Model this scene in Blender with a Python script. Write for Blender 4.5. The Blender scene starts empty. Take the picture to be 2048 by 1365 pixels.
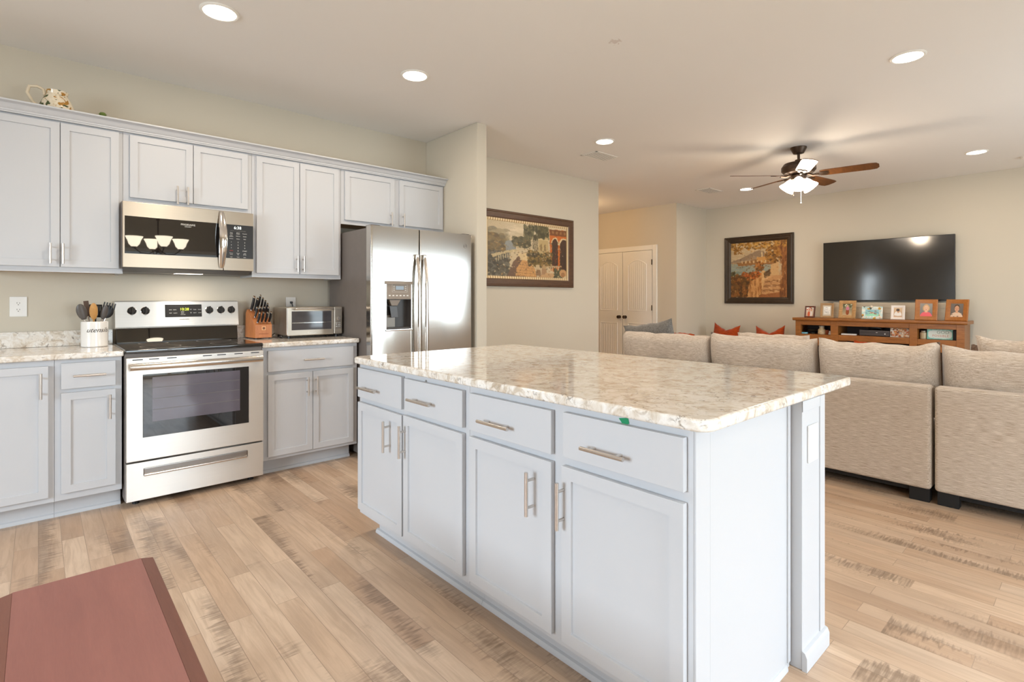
import bpy, bmesh, math, random
import numpy as np
from mathutils import Vector, Matrix
PI = math.pi
R = math.radians
scene = bpy.context.scene
COL = scene.collection

# ------------------------------------------------------------------ camera
CAM_YAW = 41.845
cam = bpy.data.cameras.new('camera')
cam.sensor_fit = 'HORIZONTAL'
cam.sensor_width = 36.0
cam.lens = 1058.0 / 2048.0 * 36.0
cam.shift_x = 0.0
cam.shift_y = (598.5 - 682.5) / 2048.0
cam.clip_start = 0.02
cam.clip_end = 200
camo = bpy.data.objects.new('camera', cam)
COL.objects.link(camo)
camo.location = (0.0, -4.44, 1.216)
camo.rotation_euler = (R(90), 0, -R(CAM_YAW))
scene.camera = camo

# ------------------------------------------------------------------ view + world
scene.view_settings.view_transform = 'Standard'
scene.view_settings.look = 'None'
scene.view_settings.exposure = 0.22
scene.view_settings.gamma = 1.0
scene.view_settings.use_curve_mapping = False
w = bpy.data.worlds.new('world')
scene.world = w
w.use_nodes = True
wn, wl = w.node_tree.nodes, w.node_tree.links
wn.clear()
wo = wn.new('ShaderNodeOutputWorld')
wb = wn.new('ShaderNodeBackground')
tc = wn.new('ShaderNodeTexCoord')
sep = wn.new('ShaderNodeSeparateXYZ')
rmp = wn.new('ShaderNodeValToRGB')
wl.new(tc.outputs['Generated'], sep.inputs[0])
mr = wn.new('ShaderNodeMapRange')
mr.inputs['From Min'].default_value = -1
mr.inputs['From Max'].default_value = 1
wl.new(sep.outputs['Z'], mr.inputs['Value'])
wl.new(mr.outputs[0], rmp.inputs[0])
cr = rmp.color_ramp
cr.elements[0].position = 0.40
cr.elements[0].color = (.16, .22, .10, 1)
cr.elements[1].position = 0.62
cr.elements[1].color = (.75, .88, 1.0, 1)
e = cr.elements.new(0.50)
e.color = (.35, .45, .30, 1)
e = cr.elements.new(0.53)
e.color = (.95, 1.0, 1.0, 1)
wl.new(rmp.outputs[0], wb.inputs['Color'])
wb.inputs['Strength'].default_value = 1.0
wl.new(wb.outputs[0], wo.inputs[0])


def area_light(name, loc, rot, sx, sy, power, color, spread=PI):
    l = bpy.data.lights.new(name, 'AREA')
    l.shape = 'RECTANGLE'
    l.size, l.size_y = sx, sy
    l.energy = power
    l.color = color
    l.spread = spread
    o = bpy.data.objects.new(name, l)
    o.location = loc
    o.rotation_euler = rot
    COL.objects.link(o)
    return o


DAY = (.76, .89, 1.0)   # most of the daylight falls from the sky, downwards: the lights are tilted
YB = -6.6      # back wall
XW = -3.4      # far left wall
# daylight through the windows of the back wall (facing into the room)
area_light('daylight_and_fill', (1.52, YB + .02, 1.03), (R(48), 0, 0), 1.8, 1.9, 64, DAY, R(128))
area_light('daylight_and_fill', (5.6, YB + .02, 1.05), (R(74), 0, 0), 3.3, 2.0, 86, DAY, R(165))
# added fill from the left wall for the island fronts, no known window there
area_light('daylight_and_fill', (XW + .02, -3.1, 1.45), (R(58), 0, -R(90)), 1.9, 1.3, 128, DAY, R(150))

# ------------------------------------------------------------------ helpers
def tag(o, label=None, cat=None, group=None, kind=None):
    if label: o['label'] = label
    if cat: o['category'] = cat
    if group: o['group'] = group
    if kind: o['kind'] = kind
    return o


def empty(name, loc=(0, 0, 0), rz=0.0, label=None, cat=None, group=None, kind=None):
    o = bpy.data.objects.new(name, None)
    o.empty_display_size = .1
    o.location = loc
    o.rotation_euler = (0, 0, rz)
    COL.objects.link(o)
    return tag(o, label, cat, group, kind)


class MB:
    def __init__(s):
        s.bm = bmesh.new()

    def _merge(s, b2, M=None):
        me = bpy.data.meshes.new('t')
        b2.to_mesh(me)
        b2.free()
        if M is not None:
            me.transform(M)
        s.bm.from_mesh(me)
        bpy.data.meshes.remove(me)
        return s

    def box(s, x0, x1, y0, y1, z0, z1, bev=0.0, seg=2, M=None):
        b = bmesh.new()
        bmesh.ops.create_cube(b, size=1.0)
        for v in b.verts:
            v.co = Vector(((x0 + x1) / 2 + v.co.x * abs(x1 - x0), (y0 + y1) / 2 + v.co.y * abs(y1 - y0), (z0 + z1) / 2 + v.co.z * abs(z1 - z0)))
        if bev > 0:
            bmesh.ops.bevel(b, geom=b.edges[:], offset=bev, segments=seg, profile=.5, affect='EDGES')
        return s._merge(b, M)

    def prism(s, pts, axis, a0, a1, bev=0.0, seg=2, M=None, only=None):
        """2D outline pts extruded along axis ('x','y','z') from a0 to a1."""
        def P(p, a):
            if axis == 'x': return Vector((a, p[0], p[1]))
            if axis == 'y': return Vector((p[0], a, p[1]))
            return Vector((p[0], p[1], a))
        b = bmesh.new()
        v0 = [b.verts.new(P(p, a0)) for p in pts]
        v1 = [b.verts.new(P(p, a1)) for p in pts]
        n = len(pts)
        b.faces.new(v0)
        b.faces.new(v1[::-1])
        for i in range(n):
            b.faces.new((v0[i], v1[i], v1[(i + 1) % n], v0[(i + 1) % n]))
        bmesh.ops.recalc_face_normals(b, faces=b.faces[:])
        if bev > 0:
            bmesh.ops.bevel(b, geom=b.edges[:], offset=bev, segments=seg, profile=.5, affect='EDGES')
        return s._merge(b, M)

    def lathe(s, prof, segs=32, M=None, cap=True, sx=1.0, sy=1.0):
        b = bmesh.new()
        rings = []
        for r, z in prof:
            if r < 1e-6:
                rings.append([b.verts.new((0, 0, z))])
            else:
                rings.append([b.verts.new((r * sx * math.cos(2 * PI * i / segs), r * sy * math.sin(2 * PI * i / segs), z)) for i in range(segs)])
        for A, B in zip(rings[:-1], rings[1:]):
            for i in range(segs):
                j = (i + 1) % segs
                if len(A) == 1 and len(B) == 1: continue
                if len(A) == 1: b.faces.new((A[0], B[j], B[i]))
                elif len(B) == 1: b.faces.new((A[i], A[j], B[0]))
                else: b.faces.new((A[i], A[j], B[j], B[i]))
        if cap:
            if len(rings[0]) > 1: b.faces.new(rings[0][::-1])
            if len(rings[-1]) > 1: b.faces.new(rings[-1])
        bmesh.ops.recalc_face_normals(b, faces=b.faces[:])
        return s._merge(b, M)

    def cyl(s, p0, p1, r0, r1=None, segs=16):
        return s.tube([p0, p1], [r0, r0 if r1 is None else r1], segs)

    def tube(s, pts, rad, segs=12, flat=None):
        pts = [Vector(p) for p in pts]
        n = len(pts)
        if not hasattr(rad, '__len__'): rad = [rad] * n
        b = bmesh.new()
        rings = []
        ref = None
        for i, p in enumerate(pts):
            d = (pts[min(i + 1, n - 1)] - pts[max(i - 1, 0)]).normalized()
            if ref is None:
                ref = Vector((0, 0, 1)) if abs(d.z) < .9 else Vector((1, 0, 0))
                if flat is not None: ref = Vector(flat[0])
            a = (ref - d * ref.dot(d)).normalized()
            ref = a
            c = d.cross(a)
            fx, fy = (1, 1) if flat is None else flat[1]
            rings.append([b.verts.new(p + (a * math.cos(2 * PI * k / segs) * fx + c * math.sin(2 * PI * k / segs) * fy) * rad[i]) for k in range(segs)])
        for A, B in zip(rings[:-1], rings[1:]):
            for k in range(segs):
                b.faces.new((A[k], A[(k + 1) % segs], B[(k + 1) % segs], B[k]))
        b.faces.new(rings[0][::-1])
        b.faces.new(rings[-1])
        bmesh.ops.recalc_face_normals(b, faces=b.faces[:])
        return s._merge(b)

    def sphere(s, c, r, sx=1, sy=1, sz=1, u=20, v=12):
        b = bmesh.new()
        bmesh.ops.create_uvsphere(b, u_segments=u, v_segments=v, radius=1.0)
        for q in b.verts:
            q.co = Vector((c[0] + q.co.x * r * sx, c[1] + q.co.y * r * sy, c[2] + q.co.z * r * sz))
        return s._merge(b)

    def panel_door(s, x0, x1, z0, z1, yf, t=.019, stile=.057, dep=.008, bev=.0022):
        """shaker door, front at y=yf facing -y, thickness t behind it"""
        b = bmesh.new()
        bmesh.ops.create_cube(b, size=1.0)
        for v in b.verts:
            v.co = Vector(((x0 + x1) / 2 + v.co.x * (x1 - x0), yf + t / 2 + v.co.y * t, (z0 + z1) / 2 + v.co.z * (z1 - z0)))
        b.faces.ensure_lookup_table()
        bmesh.ops.bevel(b, geom=b.edges[:], offset=bev, segments=2, profile=.5, affect='EDGES')
        b.faces.ensure_lookup_table()
        f = min(b.faces, key=lambda q: q.calc_center_median().y - q.calc_area())
        bmesh.ops.inset_region(b, faces=[f], thickness=stile - bev, depth=0)
        bmesh.ops.inset_region(b, faces=[f], thickness=.0015, depth=-dep)
        return s._merge(b)

    def build(s, name, mat, parent=None, smooth=30, M=None):
        me = bpy.data.meshes.new(name)
        s.bm.to_mesh(me)
        s.bm.free()
        if M is not None: me.transform(M)
        if smooth:
            me.polygons.foreach_set('use_smooth', [True] * len(me.polygons))
            me.set_sharp_from_angle(angle=R(smooth))
        if mat is not None: me.materials.append(mat)
        o = bpy.data.objects.new(name, me)
        COL.objects.link(o)
        if parent is not None: o.parent = parent
        if smooth and smooth < 55:
            # flat faces keep flat normals next to their small bevels
            wm = o.modifiers.new('weighted_normals', 'WEIGHTED_NORMAL')
            wm.keep_sharp = True
            wm.weight = 100
        return o


def copy_tree(o, parent=None, loc=None, rz=None, label=None, group=None):
    c = o.copy()
    COL.objects.link(c)
    if parent is not None: c.parent = parent
    if loc is not None: c.location = loc
    if rz is not None: c.rotation_euler = (0, 0, rz)
    if label: c['label'] = label
    if group: c['group'] = group
    for ch in list(o.children):
        copy_tree(ch, c)
    return c


def text_obj(name, body, size, mat, parent, loc, rot=(R(90), 0, 0), ext=.0006, shear=0.0, align='CENTER', space=1.0, bend=None):
    cu = bpy.data.curves.new(name, 'FONT')
    cu.body = body
    cu.size = size
    cu.extrude = ext
    cu.shear = shear
    cu.space_character = space
    cu.align_x = align
    cu.align_y = 'CENTER'
    to = bpy.data.objects.new(name + '_src', cu)
    COL.objects.link(to)
    bpy.context.view_layer.update()
    dg = bpy.context.evaluated_depsgraph_get()
    me = bpy.data.meshes.new_from_object(to.evaluated_get(dg))
    bpy.data.objects.remove(to)
    bpy.data.curves.remove(cu)
    if bend is not None:
        rx, ry = bend
        for v in me.vertices:
            th = v.co.x / rx
            h = v.co.z
            v.co = Vector((math.sin(th) * (rx + h), v.co.y, math.cos(th) * (ry + h) - ry))
    me.materials.clear()
    me.materials.append(mat)
    o = bpy.data.objects.new(name, me)
    COL.objects.link(o)
    o.location = loc
    o.rotation_euler = rot
    if parent is not None: o.parent = parent
    return o


def lin(c):
    c = np.asarray(c, float) / 255.0
    return np.where(c <= .04045, c / 12.92, ((c + .055) / 1.055) ** 2.4)


def C3(r, g, b):
    l = lin((r, g, b))
    return (float(l[0]), float(l[1]), float(l[2]), 1.0)


class NT:
    """small node-tree builder"""
    def __init__(s, name):
        s.m = bpy.data.materials.new(name)
        s.m.use_nodes = True
        s.n, s.l = s.m.node_tree.nodes, s.m.node_tree.links
        s.p = next(q for q in s.n if q.type == 'BSDF_PRINCIPLED')

    def add(s, t, **kw):
        q = s.n.new(t)
        for k, v in kw.items():
            if k.startswith('i_'):
                q.inputs[k[2:].replace('_', ' ')].default_value = v
            else:
                setattr(q, k, v)
        return q

    def link(s, a, b):
        s.l.new(a, b)

    def coord(s, kind='Object', scale=(1, 1, 1), rot=(0, 0, 0), loc=(0, 0, 0)):
        t = s.add('ShaderNodeTexCoord')
        mp = s.add('ShaderNodeMapping')
        mp.inputs['Scale'].default_value = scale
        mp.inputs['Rotation'].default_value = rot
        mp.inputs['Location'].default_value = loc
        s.link(t.outputs[kind], mp.inputs['Vector'])
        return mp.outputs[0]

    def noise(s, vec, scale=5, detail=4, rough=.55, dist=0.0):
        q = s.add('ShaderNodeTexNoise')
        q.inputs['Scale'].default_value = scale
        q.inputs['Detail'].default_value = detail
        q.inputs['Roughness'].default_value = rough
        q.inputs['Distortion'].default_value = dist
        if vec is not None: s.link(vec, q.inputs['Vector'])
        return q.outputs['Fac']

    def ramp(s, fac, stops, interp='LINEAR'):
        q = s.add('ShaderNodeValToRGB')
        r = q.color_ramp
        r.interpolation = interp
        while len(r.elements) < len(stops): r.elements.new(.5)
        for el, (p, c) in zip(r.elements, stops):
            el.position = p
            el.color = c if len(c) == 4 else (*c, 1)
        s.link(fac, q.inputs[0])
        return q.outputs[0]

    def mix(s, fac, a, b, mode='MIX'):
        q = s.add('ShaderNodeMix', data_type='RGBA', blend_type=mode)
        for sock, v in ((q.inputs[0], fac), (q.inputs[6], a), (q.inputs[7], b)):
            if hasattr(v, 'is_linked') or hasattr(v, 'links'): s.link(v, sock)
            else: sock.default_value = v
        return q.outputs[2]

    def math(s, op, a, b=None, c=None):
        q = s.add('ShaderNodeMath', operation=op)
        for i, v in enumerate((a, b, c)):
            if v is None: continue
            if hasattr(v, 'links'): s.link(v, q.inputs[i])
            else: q.inputs[i].default_value = v
        return q.outputs[0]

    def bump(s, h, strength=.1, dist=.01):
        q = s.add('ShaderNodeBump')
        q.inputs['Strength'].default_value = strength
        q.inputs['Distance'].default_value = dist
        s.link(h, q.inputs['Height'])
        s.link(q.outputs[0], s.p.inputs['Normal'])

    def set(s, **kw):
        for k, v in kw.items():
            s.p.inputs[k.replace('_', ' ')].default_value = v
        return s

    def base(s, sock):
        s.link(sock, s.p.inputs['Base Color'])
        return s


def plain(name, rgb, rough=.5, metal=0.0, var=.04, scale=12, bump=0.0, spec=.5, coat=0.0):
    t = NT(name)
    c = C3(*rgb)
    d = tuple(max(0, q * (1 - var)) for q in c[:3]) + (1,)
    u = tuple(min(1, q * (1 + var)) for q in c[:3]) + (1,)
    f = t.noise(t.coord(), scale, 3)
    t.base(t.ramp(f, [(.3, d), (.7, u)]))
    t.set(Roughness=rough, Metallic=metal)
    t.p.inputs['Specular IOR Level'].default_value = spec
    if coat: t.p.inputs['Coat Weight'].default_value = coat
    if bump: t.bump(t.noise(t.coord(), 180, 2), bump, .002)
    return t.m


def emissive(name, rgb, strength):
    t = NT(name)
    t.set(Base_Color=C3(*rgb), Roughness=.4)
    t.p.inputs['Emission Color'].default_value = C3(*rgb)
    t.p.inputs['Emission Strength'].default_value = strength
    return t.m


def wood(name, dark, light, rough=.4, scale=(1, 12, 12), nscale=3.0, coat=0.0):
    t = NT(name)
    v = t.coord('Object', scale)
    f = t.noise(v, nscale, 6, .6, .6)
    g = t.noise(t.coord('Object', tuple(q * 5 for q in scale)), nscale * 2, 3)
    c = t.ramp(f, [(.25, C3(*dark)), (.75, C3(*light))])
    c = t.mix(.25, c, t.ramp(g, [(.3, C3(*dark)), (.7, C3(*light))]))
    t.base(c)
    t.set(Roughness=rough)
    if coat:
        t.p.inputs['Coat Weight'].default_value = coat
    t.bump(g, .08, .002)
    return t.m


def steel(name, rgb, rough=.26, aniso=.75, tang=(0, 0, 1)):
    t = NT(name)
    v = t.coord('Object', (1.0, 1.0, 260.0) if tang[2] else (260., 260., 1.))
    f = t.noise(v, 3.0, 2)
    c = C3(*rgb)
    t.base(t.ramp(f, [(.2, tuple(q * .93 for q in c[:3])), (.8, c)]))
    t.set(Metallic=1.0, Roughness=rough)
    t.p.inputs['Anisotropic'].default_value = aniso
    cb = t.add('ShaderNodeCombineXYZ')
    for i in range(3): cb.inputs[i].default_value = tang[i]
    t.link(cb.outputs[0], t.p.inputs['Tangent'])
    return t.m


# ------------------------------------------------------------------ materials
M = {}
def mat_paint(name, rgb, rough, b=.05):
    t = NT(name)
    c = C3(*rgb)
    f = t.noise(t.coord(), 1.3, 2)
    t.base(t.ramp(f, [(.3, tuple(q * .985 for q in c[:3])), (.7, c)]))
    t.set(Roughness=rough)
    t.bump(t.noise(t.coord(), 140, 3), b, .003)
    return t.m


M['wall'] = mat_paint('wall_paint', (206, 197, 180), .75)
M['cab'] = mat_paint('cabinet_paint', (198, 199, 202), .38, .02)
M['cab_in'] = plain('cabinet_underside', (186, 150, 104), .5)
M['trim'] = plain('trim_paint', (236, 233, 226), .4, var=.01)
M['white'] = plain('white_plastic', (238, 236, 232), .35, var=.01)
M['nickel'] = plain('brushed_nickel', (210, 203, 196), .3, 1.0)
M['steel'] = steel('stainless_steel', (230, 227, 222), .42, .85)
M['steel'].node_tree.nodes['Principled BSDF'].inputs['Metallic'].default_value = .84
M['msteel'] = steel('microwave_steel', (188, 176, 160), .36, .8)
M['fsteel'] = steel('refrigerator_steel', (206, 202, 196), .13, .5)
M['steel_x'] = steel('stainless_bar', (214, 208, 200), .2, .5)
M['chrome'] = plain('chrome', (225, 222, 218), .12, 1.0, var=.01)
M['black'] = plain('black_plastic', (28, 26, 26), .35)
M['blackgloss'] = plain('black_glass', (24, 22, 22), .018, spec=1.0)
M['blackmat'] = plain('black_matte', (22, 20, 20), .7)
M['fridge_side'] = plain('grey_enamel', (112, 103, 97), .45, bump=.1)
M['disp'] = plain('dispenser_grey', (146, 132, 118), .45, .1)
M['dispdark'] = plain('dispenser_dark', (66, 60, 55), .35)
M['ink'] = plain('print_ink', (225, 222, 216), .6)
M['inkgrey'] = plain('print_grey', (120, 116, 112), .6)
M['inkdark'] = plain('print_dark', (66, 56, 48), .6)
M['inkred'] = plain('print_red', (206, 70, 52), .6)
M['ceramic'] = plain('white_ceramic', (240, 236, 230), .15, var=.01, coat=.5)
M['blockwood'] = wood('oak_block', (172, 102, 58), (206, 136, 84), .4, (10, 10, 1.5))
M['blade'] = wood('fan_blade', (72, 44, 22), (118, 74, 38), .38, (2, 14, 14))
M['bronze'] = plain('aged_bronze', (74, 58, 46), .36, .7)
M['bulb'] = emissive('lit_glass', (255, 244, 226), 9.0)
M['lens'] = emissive('lit_lens', (255, 246, 232), 10.0)
M['clock'] = emissive('clock_digits', (196, 214, 64), 1.2)
M['clockw'] = emissive('clock_digits_white', (235, 240, 240), 1.0)
M['bench'] = wood('mahogany', (140, 88, 80), (158, 102, 91), .40, (14, 1.2, 14), 2.0)
M['standwood'] = wood('stand_wood', (112, 64, 22), (176, 112, 50), .35, (2, 16, 16))
M['frame1'] = wood('walnut_frame', (66, 42, 26), (100, 68, 44), .38, (3, 12, 12))
M['frame2'] = plain('dark_bronze_frame', (58, 44, 30), .35, .2, var=.15)
M['gold'] = plain('gilt', (206, 180, 132), .4, .3, var=.2, scale=60)
M['orange'] = None


def mat_fabric(name, dark, light, sc=(5, 60, 110), bump=.35, rough=.95, ns=2.0):
    t = NT(name)
    v = t.coord('Object', sc)
    f = t.noise(v, ns, 5, .65)
    g = t.noise(t.coord('Object', (500, 500, 500)), 1.0, 1)
    f2 = t.math('ADD', t.math('MULTIPLY', f, .75), t.math('MULTIPLY', g, .25))
    t.base(t.ramp(f2, [(.36, C3(*dark)), (.64, C3(*light))]))
    t.set(Roughness=rough)
    t.p.inputs['Specular IOR Level'].default_value = .15
    t.p.inputs['Sheen Weight'].default_value = .25
    t.bump(f2, bump, .003)
    return t.m


M['sofa'] = mat_fabric('sofa_tweed', (160, 139, 118), (226, 212, 196), (9, 120, 190))
M['orange'] = mat_fabric('orange_chenille', (128, 44, 10), (184, 76, 26), (4, 40, 60))
M['greycush'] = mat_fabric('grey_quilt', (98, 94, 88), (134, 128, 121), (40, 40, 40), .5)
M['browncush'] = mat_fabric('brown_fur', (84, 66, 54), (128, 104, 88), (30, 30, 30), .5)


def mat_floor():
    t = NT('vinyl_planks')
    tcn = t.add('ShaderNodeTexCoord')
    sx = t.add('ShaderNodeSeparateXYZ')
    t.link(tcn.outputs['Object'], sx.inputs[0])
    X, Y = sx.outputs[0], sx.outputs[1]
    cb = t.add('ShaderNodeCombineXYZ')
    t.link(Y, cb.inputs[0])
    t.link(X, cb.inputs[1])
    br = t.add('ShaderNodeTexBrick')
    br.offset = .37
    br.inputs['Color1'].default_value = (0, 0, 0, 1)
    br.inputs['Color2'].default_value = (1, 1, 1, 1)
    br.inputs['Mortar'].default_value = (.5, .5, .5, 1)
    br.inputs['Scale'].default_value = 1.0
    br.inputs['Mortar Size'].default_value = .0012
    br.inputs['Brick Width'].default_value = .95
    br.inputs['Row Height'].default_value = .088
    t.link(cb.outputs[0], br.inputs['Vector'])
    rnd = br.outputs['Color']
    bw = t.add('ShaderNodeRGBToBW')
    t.link(rnd, bw.inputs[0])
    rv = bw.outputs[0]
    off = t.math('MULTIPLY', rv, 37.0)

    def vec(ax, ay):
        c = t.add('ShaderNodeCombineXYZ')
        t.link(t.math('MULTIPLY', X, ax), c.inputs[0])
        t.link(t.math('MULTIPLY', Y, ay), c.inputs[1])
        t.link(off, c.inputs[2])
        return c.outputs[0]
    grain = t.noise(vec(26, 2.0), 1.6, 6, .62, .8)
    blot = t.noise(vec(3.2, 1.4), 1.3, 3, .5)
    teeth = t.noise(vec(5, 75), 1.0, 2, .5)
    b2 = t.add('ShaderNodeTexBrick')
    b2.offset = .41
    b2.inputs['Color1'].default_value = (0, 0, 0, 1)
    b2.inputs['Color2'].default_value = (1, 1, 1, 1)
    b2.inputs['Mortar'].default_value = (.5, .5, .5, 1)
    b2.inputs['Scale'].default_value = 1.0
    b2.inputs['Mortar Size'].default_value = 0.0
    b2.inputs['Brick Width'].default_value = 1.3
    b2.inputs['Row Height'].default_value = .176
    t.link(cb.outputs[0], b2.inputs['Vector'])
    bw2 = t.add('ShaderNodeRGBToBW')
    t.link(b2.outputs['Color'], bw2.inputs[0])
    off2 = t.math('MULTIPLY', bw2.outputs[0], 53.0)
    # dark saw marks: patches whose edges run out in fine teeth across the plank
    cm = t.add('ShaderNodeCombineXYZ')
    xx = t.math('ADD', t.math('MULTIPLY', X, 7.0), t.math('MULTIPLY', teeth, 1.0))
    t.link(xx, cm.inputs[0])
    t.link(t.math('MULTIPLY', Y, 1.1), cm.inputs[1])
    t.link(off2, cm.inputs[2])
    saw = t.noise(cm.outputs[0], 1.0, 2, .45)
    sawm = t.ramp(saw, [(.55, (0, 0, 0)), (.65, (1, 1, 1))])
    fine = t.noise(vec(8, 120), 1.0, 2)
    sawm2 = t.mix(1.0, sawm, t.ramp(fine, [(.30, (.25, .25, .25)), (.6, (1, 1, 1))]), 'MULTIPLY')
    base = t.ramp(rv, [(.1, C3(190, 158, 130)), (.4, C3(208, 180, 153)), (.65, C3(198, 170, 144)), (.9, C3(216, 190, 164))])
    base = t.mix(t.math('MULTIPLY', t.ramp(grain, [(.35, (1, 1, 1)), (.6, (0, 0, 0))]), .42), base, C3(160, 130, 104))
    base = t.mix(t.math('MULTIPLY', t.ramp(blot, [(.45, (0, 0, 0)), (.7, (1, 1, 1))]), .45), base, C3(168, 143, 122))
    base = t.mix(t.math('MULTIPLY', sawm2, .68), base, C3(108, 86, 68))
    base = t.mix(t.math('MULTIPLY', br.outputs['Fac'], .4), base, C3(92, 74, 58))
    t.base(base)
    t.set(Roughness=.36)
    t.link(t.ramp(grain, [(.3, (.40, .40, .40)), (.7, (.30, .30, .30))]), t.p.inputs['Roughness'])
    hgt = t.math('SUBTRACT', t.math('MULTIPLY', grain, .3), br.outputs['Fac'])
    t.bump(hgt, .10, .002)
    return t.m


def mat_quartz():
    t = NT('mottled_quartz')
    v = t.coord('Object')
    n1 = t.noise(v, 20, 5, .6, 1.0)
    n2 = t.noise(t.coord('Object', (1, 1, 1), loc=(5, 3, 1)), 42, 4, .6, 1.6)
    n3 = t.noise(t.coord('Object', loc=(2, 9, 4)), 9, 4, .6, 1.0)
    c = t.ramp(n1, [(.34, C3(204, 189, 170)), (.46, C3(224, 215, 203)), (.6, C3(239, 235, 229)), (.75, C3(226, 219, 210))])
    veins = t.ramp(n2, [(.55, (0, 0, 0)), (.64, (1, 1, 1))])
    msk = t.ramp(n3, [(.42, (0, 0, 0)), (.58, (1, 1, 1))])
    f = t.math('MULTIPLY', t.mix(1.0, veins, msk, 'MULTIPLY'), .75)
    c = t.mix(f, c, C3(128, 116, 104))
    n4 = t.noise(t.coord('Object', loc=(7, 1, 8)), 24, 3, .5, .8)
    c = t.mix(t.math('MULTIPLY', t.ramp(n4, [(.60, (0, 0, 0)), (.70, (1, 1, 1))]), .6), c, C3(170, 150, 126))
    t.base(c)
    t.set(Roughness=.09)
    return t.m


def mat_ceiling():
    t = NT('ceiling_paint')
    c = C3(238, 235, 231)
    f = t.noise(t.coord(), 1.1, 2)
    col = t.ramp(f, [(.3, tuple(q * .985 for q in c[:3])), (.7, c)])
    # small chipped patch of plaster
    tcn = t.add('ShaderNodeTexCoord')
    d = t.add('ShaderNodeVectorMath', operation='DISTANCE')
    d.inputs[1].default_value = (2.57, -2.494, 0)
    mp = t.add('ShaderNodeMapping')
    mp.inputs['Scale'].default_value = (1, 1, 0)
    t.link(tcn.outputs['Object'], mp.inputs[0])
    t.link(mp.outputs[0], d.inputs[0])
    n = t.noise(t.coord(), 30, 3, .6, 1.5)
    a = t.math('ADD', d.outputs['Value'], t.math('MULTIPLY', n, .12))
    mask = t.ramp(a, [(.085, (1, 1, 1)), (.093, (0, 0, 0))])
    col = t.mix(t.math('MULTIPLY', mask, .35), col, C3(176, 150, 134))
    t.base(col)
    t.set(Roughness=.8)
    t.bump(t.noise(t.coord(), 120, 3), .05, .003)
    return t.m


M['floor'] = mat_floor()
M['quartz'] = mat_quartz()
M['ceil'] = mat_ceiling()

# ------------------------------------------------------------------ room shell
CE = 2.755
def struct(name, mb, mat, **kw):
    o = mb.build(name, mat, **kw)
    o['kind'] = 'structure'
    return o


struct('floor', MB().box(XW, 9.2, YB - .1, 4.2, -.1, 0), M['floor'], smooth=0)
struct('ceiling', MB().box(XW, 9.2, YB - .1, 4.2, CE, CE + .1), M['ceil'], smooth=0)
struct('wall_north', MB().box(XW, 5.51, 0, .12, 0, CE), M['wall'], smooth=0)
struct('wall_middle', MB().box(2.84, 2.948, -.815, 0, 0, CE, .006), M['wall'])
struct('wall_hall', MB().prism([(7.6, .105), (8.67, .105), (8.67, .225), (7.72, .225), (7.72, 4.1), (7.6, 4.1)], 'z', 0, CE), M['wall'], smooth=0)
struct('wall_east', MB().box(8.55, 8.67, YB, .105, 0, CE), M['wall'], smooth=0)
struct('wall_back', MB().box(5.39, 7.72, 4.0, 4.12, 0, CE), M['wall'], smooth=0)
struct('wall_passage', MB().box(5.39, 5.51, .12, 4.0, 0, CE), M['wall'], smooth=0)
# west wall with an opening made for the added fill light, south wall with a window and a sliding door
mb = MB()
mb.box(XW - .12, XW, YB, -4.05, 0, CE).box(XW - .12, XW, -2.15, 0, 0, CE)
mb.box(XW - .12, XW, -4.05, -2.15, 0, .8).box(XW - .12, XW, -4.05, -2.15, 2.1, CE)
struct('wall_west', mb, M['wall'], smooth=0)
mb = MB()
for a, b, c, d in ((XW, .6, 0, CE), (2.45, 3.95, 0, CE), (7.25, 8.67, 0, CE), (.6, 2.45, 2.03, CE), (3.95, 7.25, 2.06, CE)):
    mb.box(a, b, YB - .12, YB, c, d)
struct('wall_south', mb, M['wall'], smooth=0)


def window(n, x0, x1, z0, z1, y, muls, M_=None):
    mb = MB()
    t = .05
    mb.box(x0, x1, y, y + .08, z0, z0 + t).box(x0, x1, y, y + .08, z1 - t, z1)
    mb.box(x0, x0 + t, y, y + .08, z0 + t, z1 - t).box(x1 - t, x1, y, y + .08, z0 + t, z1 - t)
    for m in muls: mb.box(m - .025, m + .025, y, y + .08, z0 + t, z1 - t)
    o = struct('window_%d' % n, mb, M['trim'], M=M_)
    return o


window(1, .6, 2.45, 0.0, 2.03, YB - .1, (1.52,))
window(2, 3.95, 7.25, .0, 2.06, YB - .1, (5.6,))
window(3, -.95, .95, .8, 2.1, 0, (0,), Matrix.Translation((XW - .1, -3.1, 0)) @ Matrix.Rotation(R(90), 4, 'Z'))  # invented frame around the added left fill light, out of view
# baseboards
struct('baseboard_east', MB().box(8.535, 8.55, YB, .10, 0, .1, .004), M['trim'])
struct('baseboard_north', MB().box(2.95, 5.51, -.015, 0, 0, .1, .004), M['trim'])
struct('baseboard_corner', MB().box(7.6, 8.53, .09, .105, 0, .1, .004), M['trim'])


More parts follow.
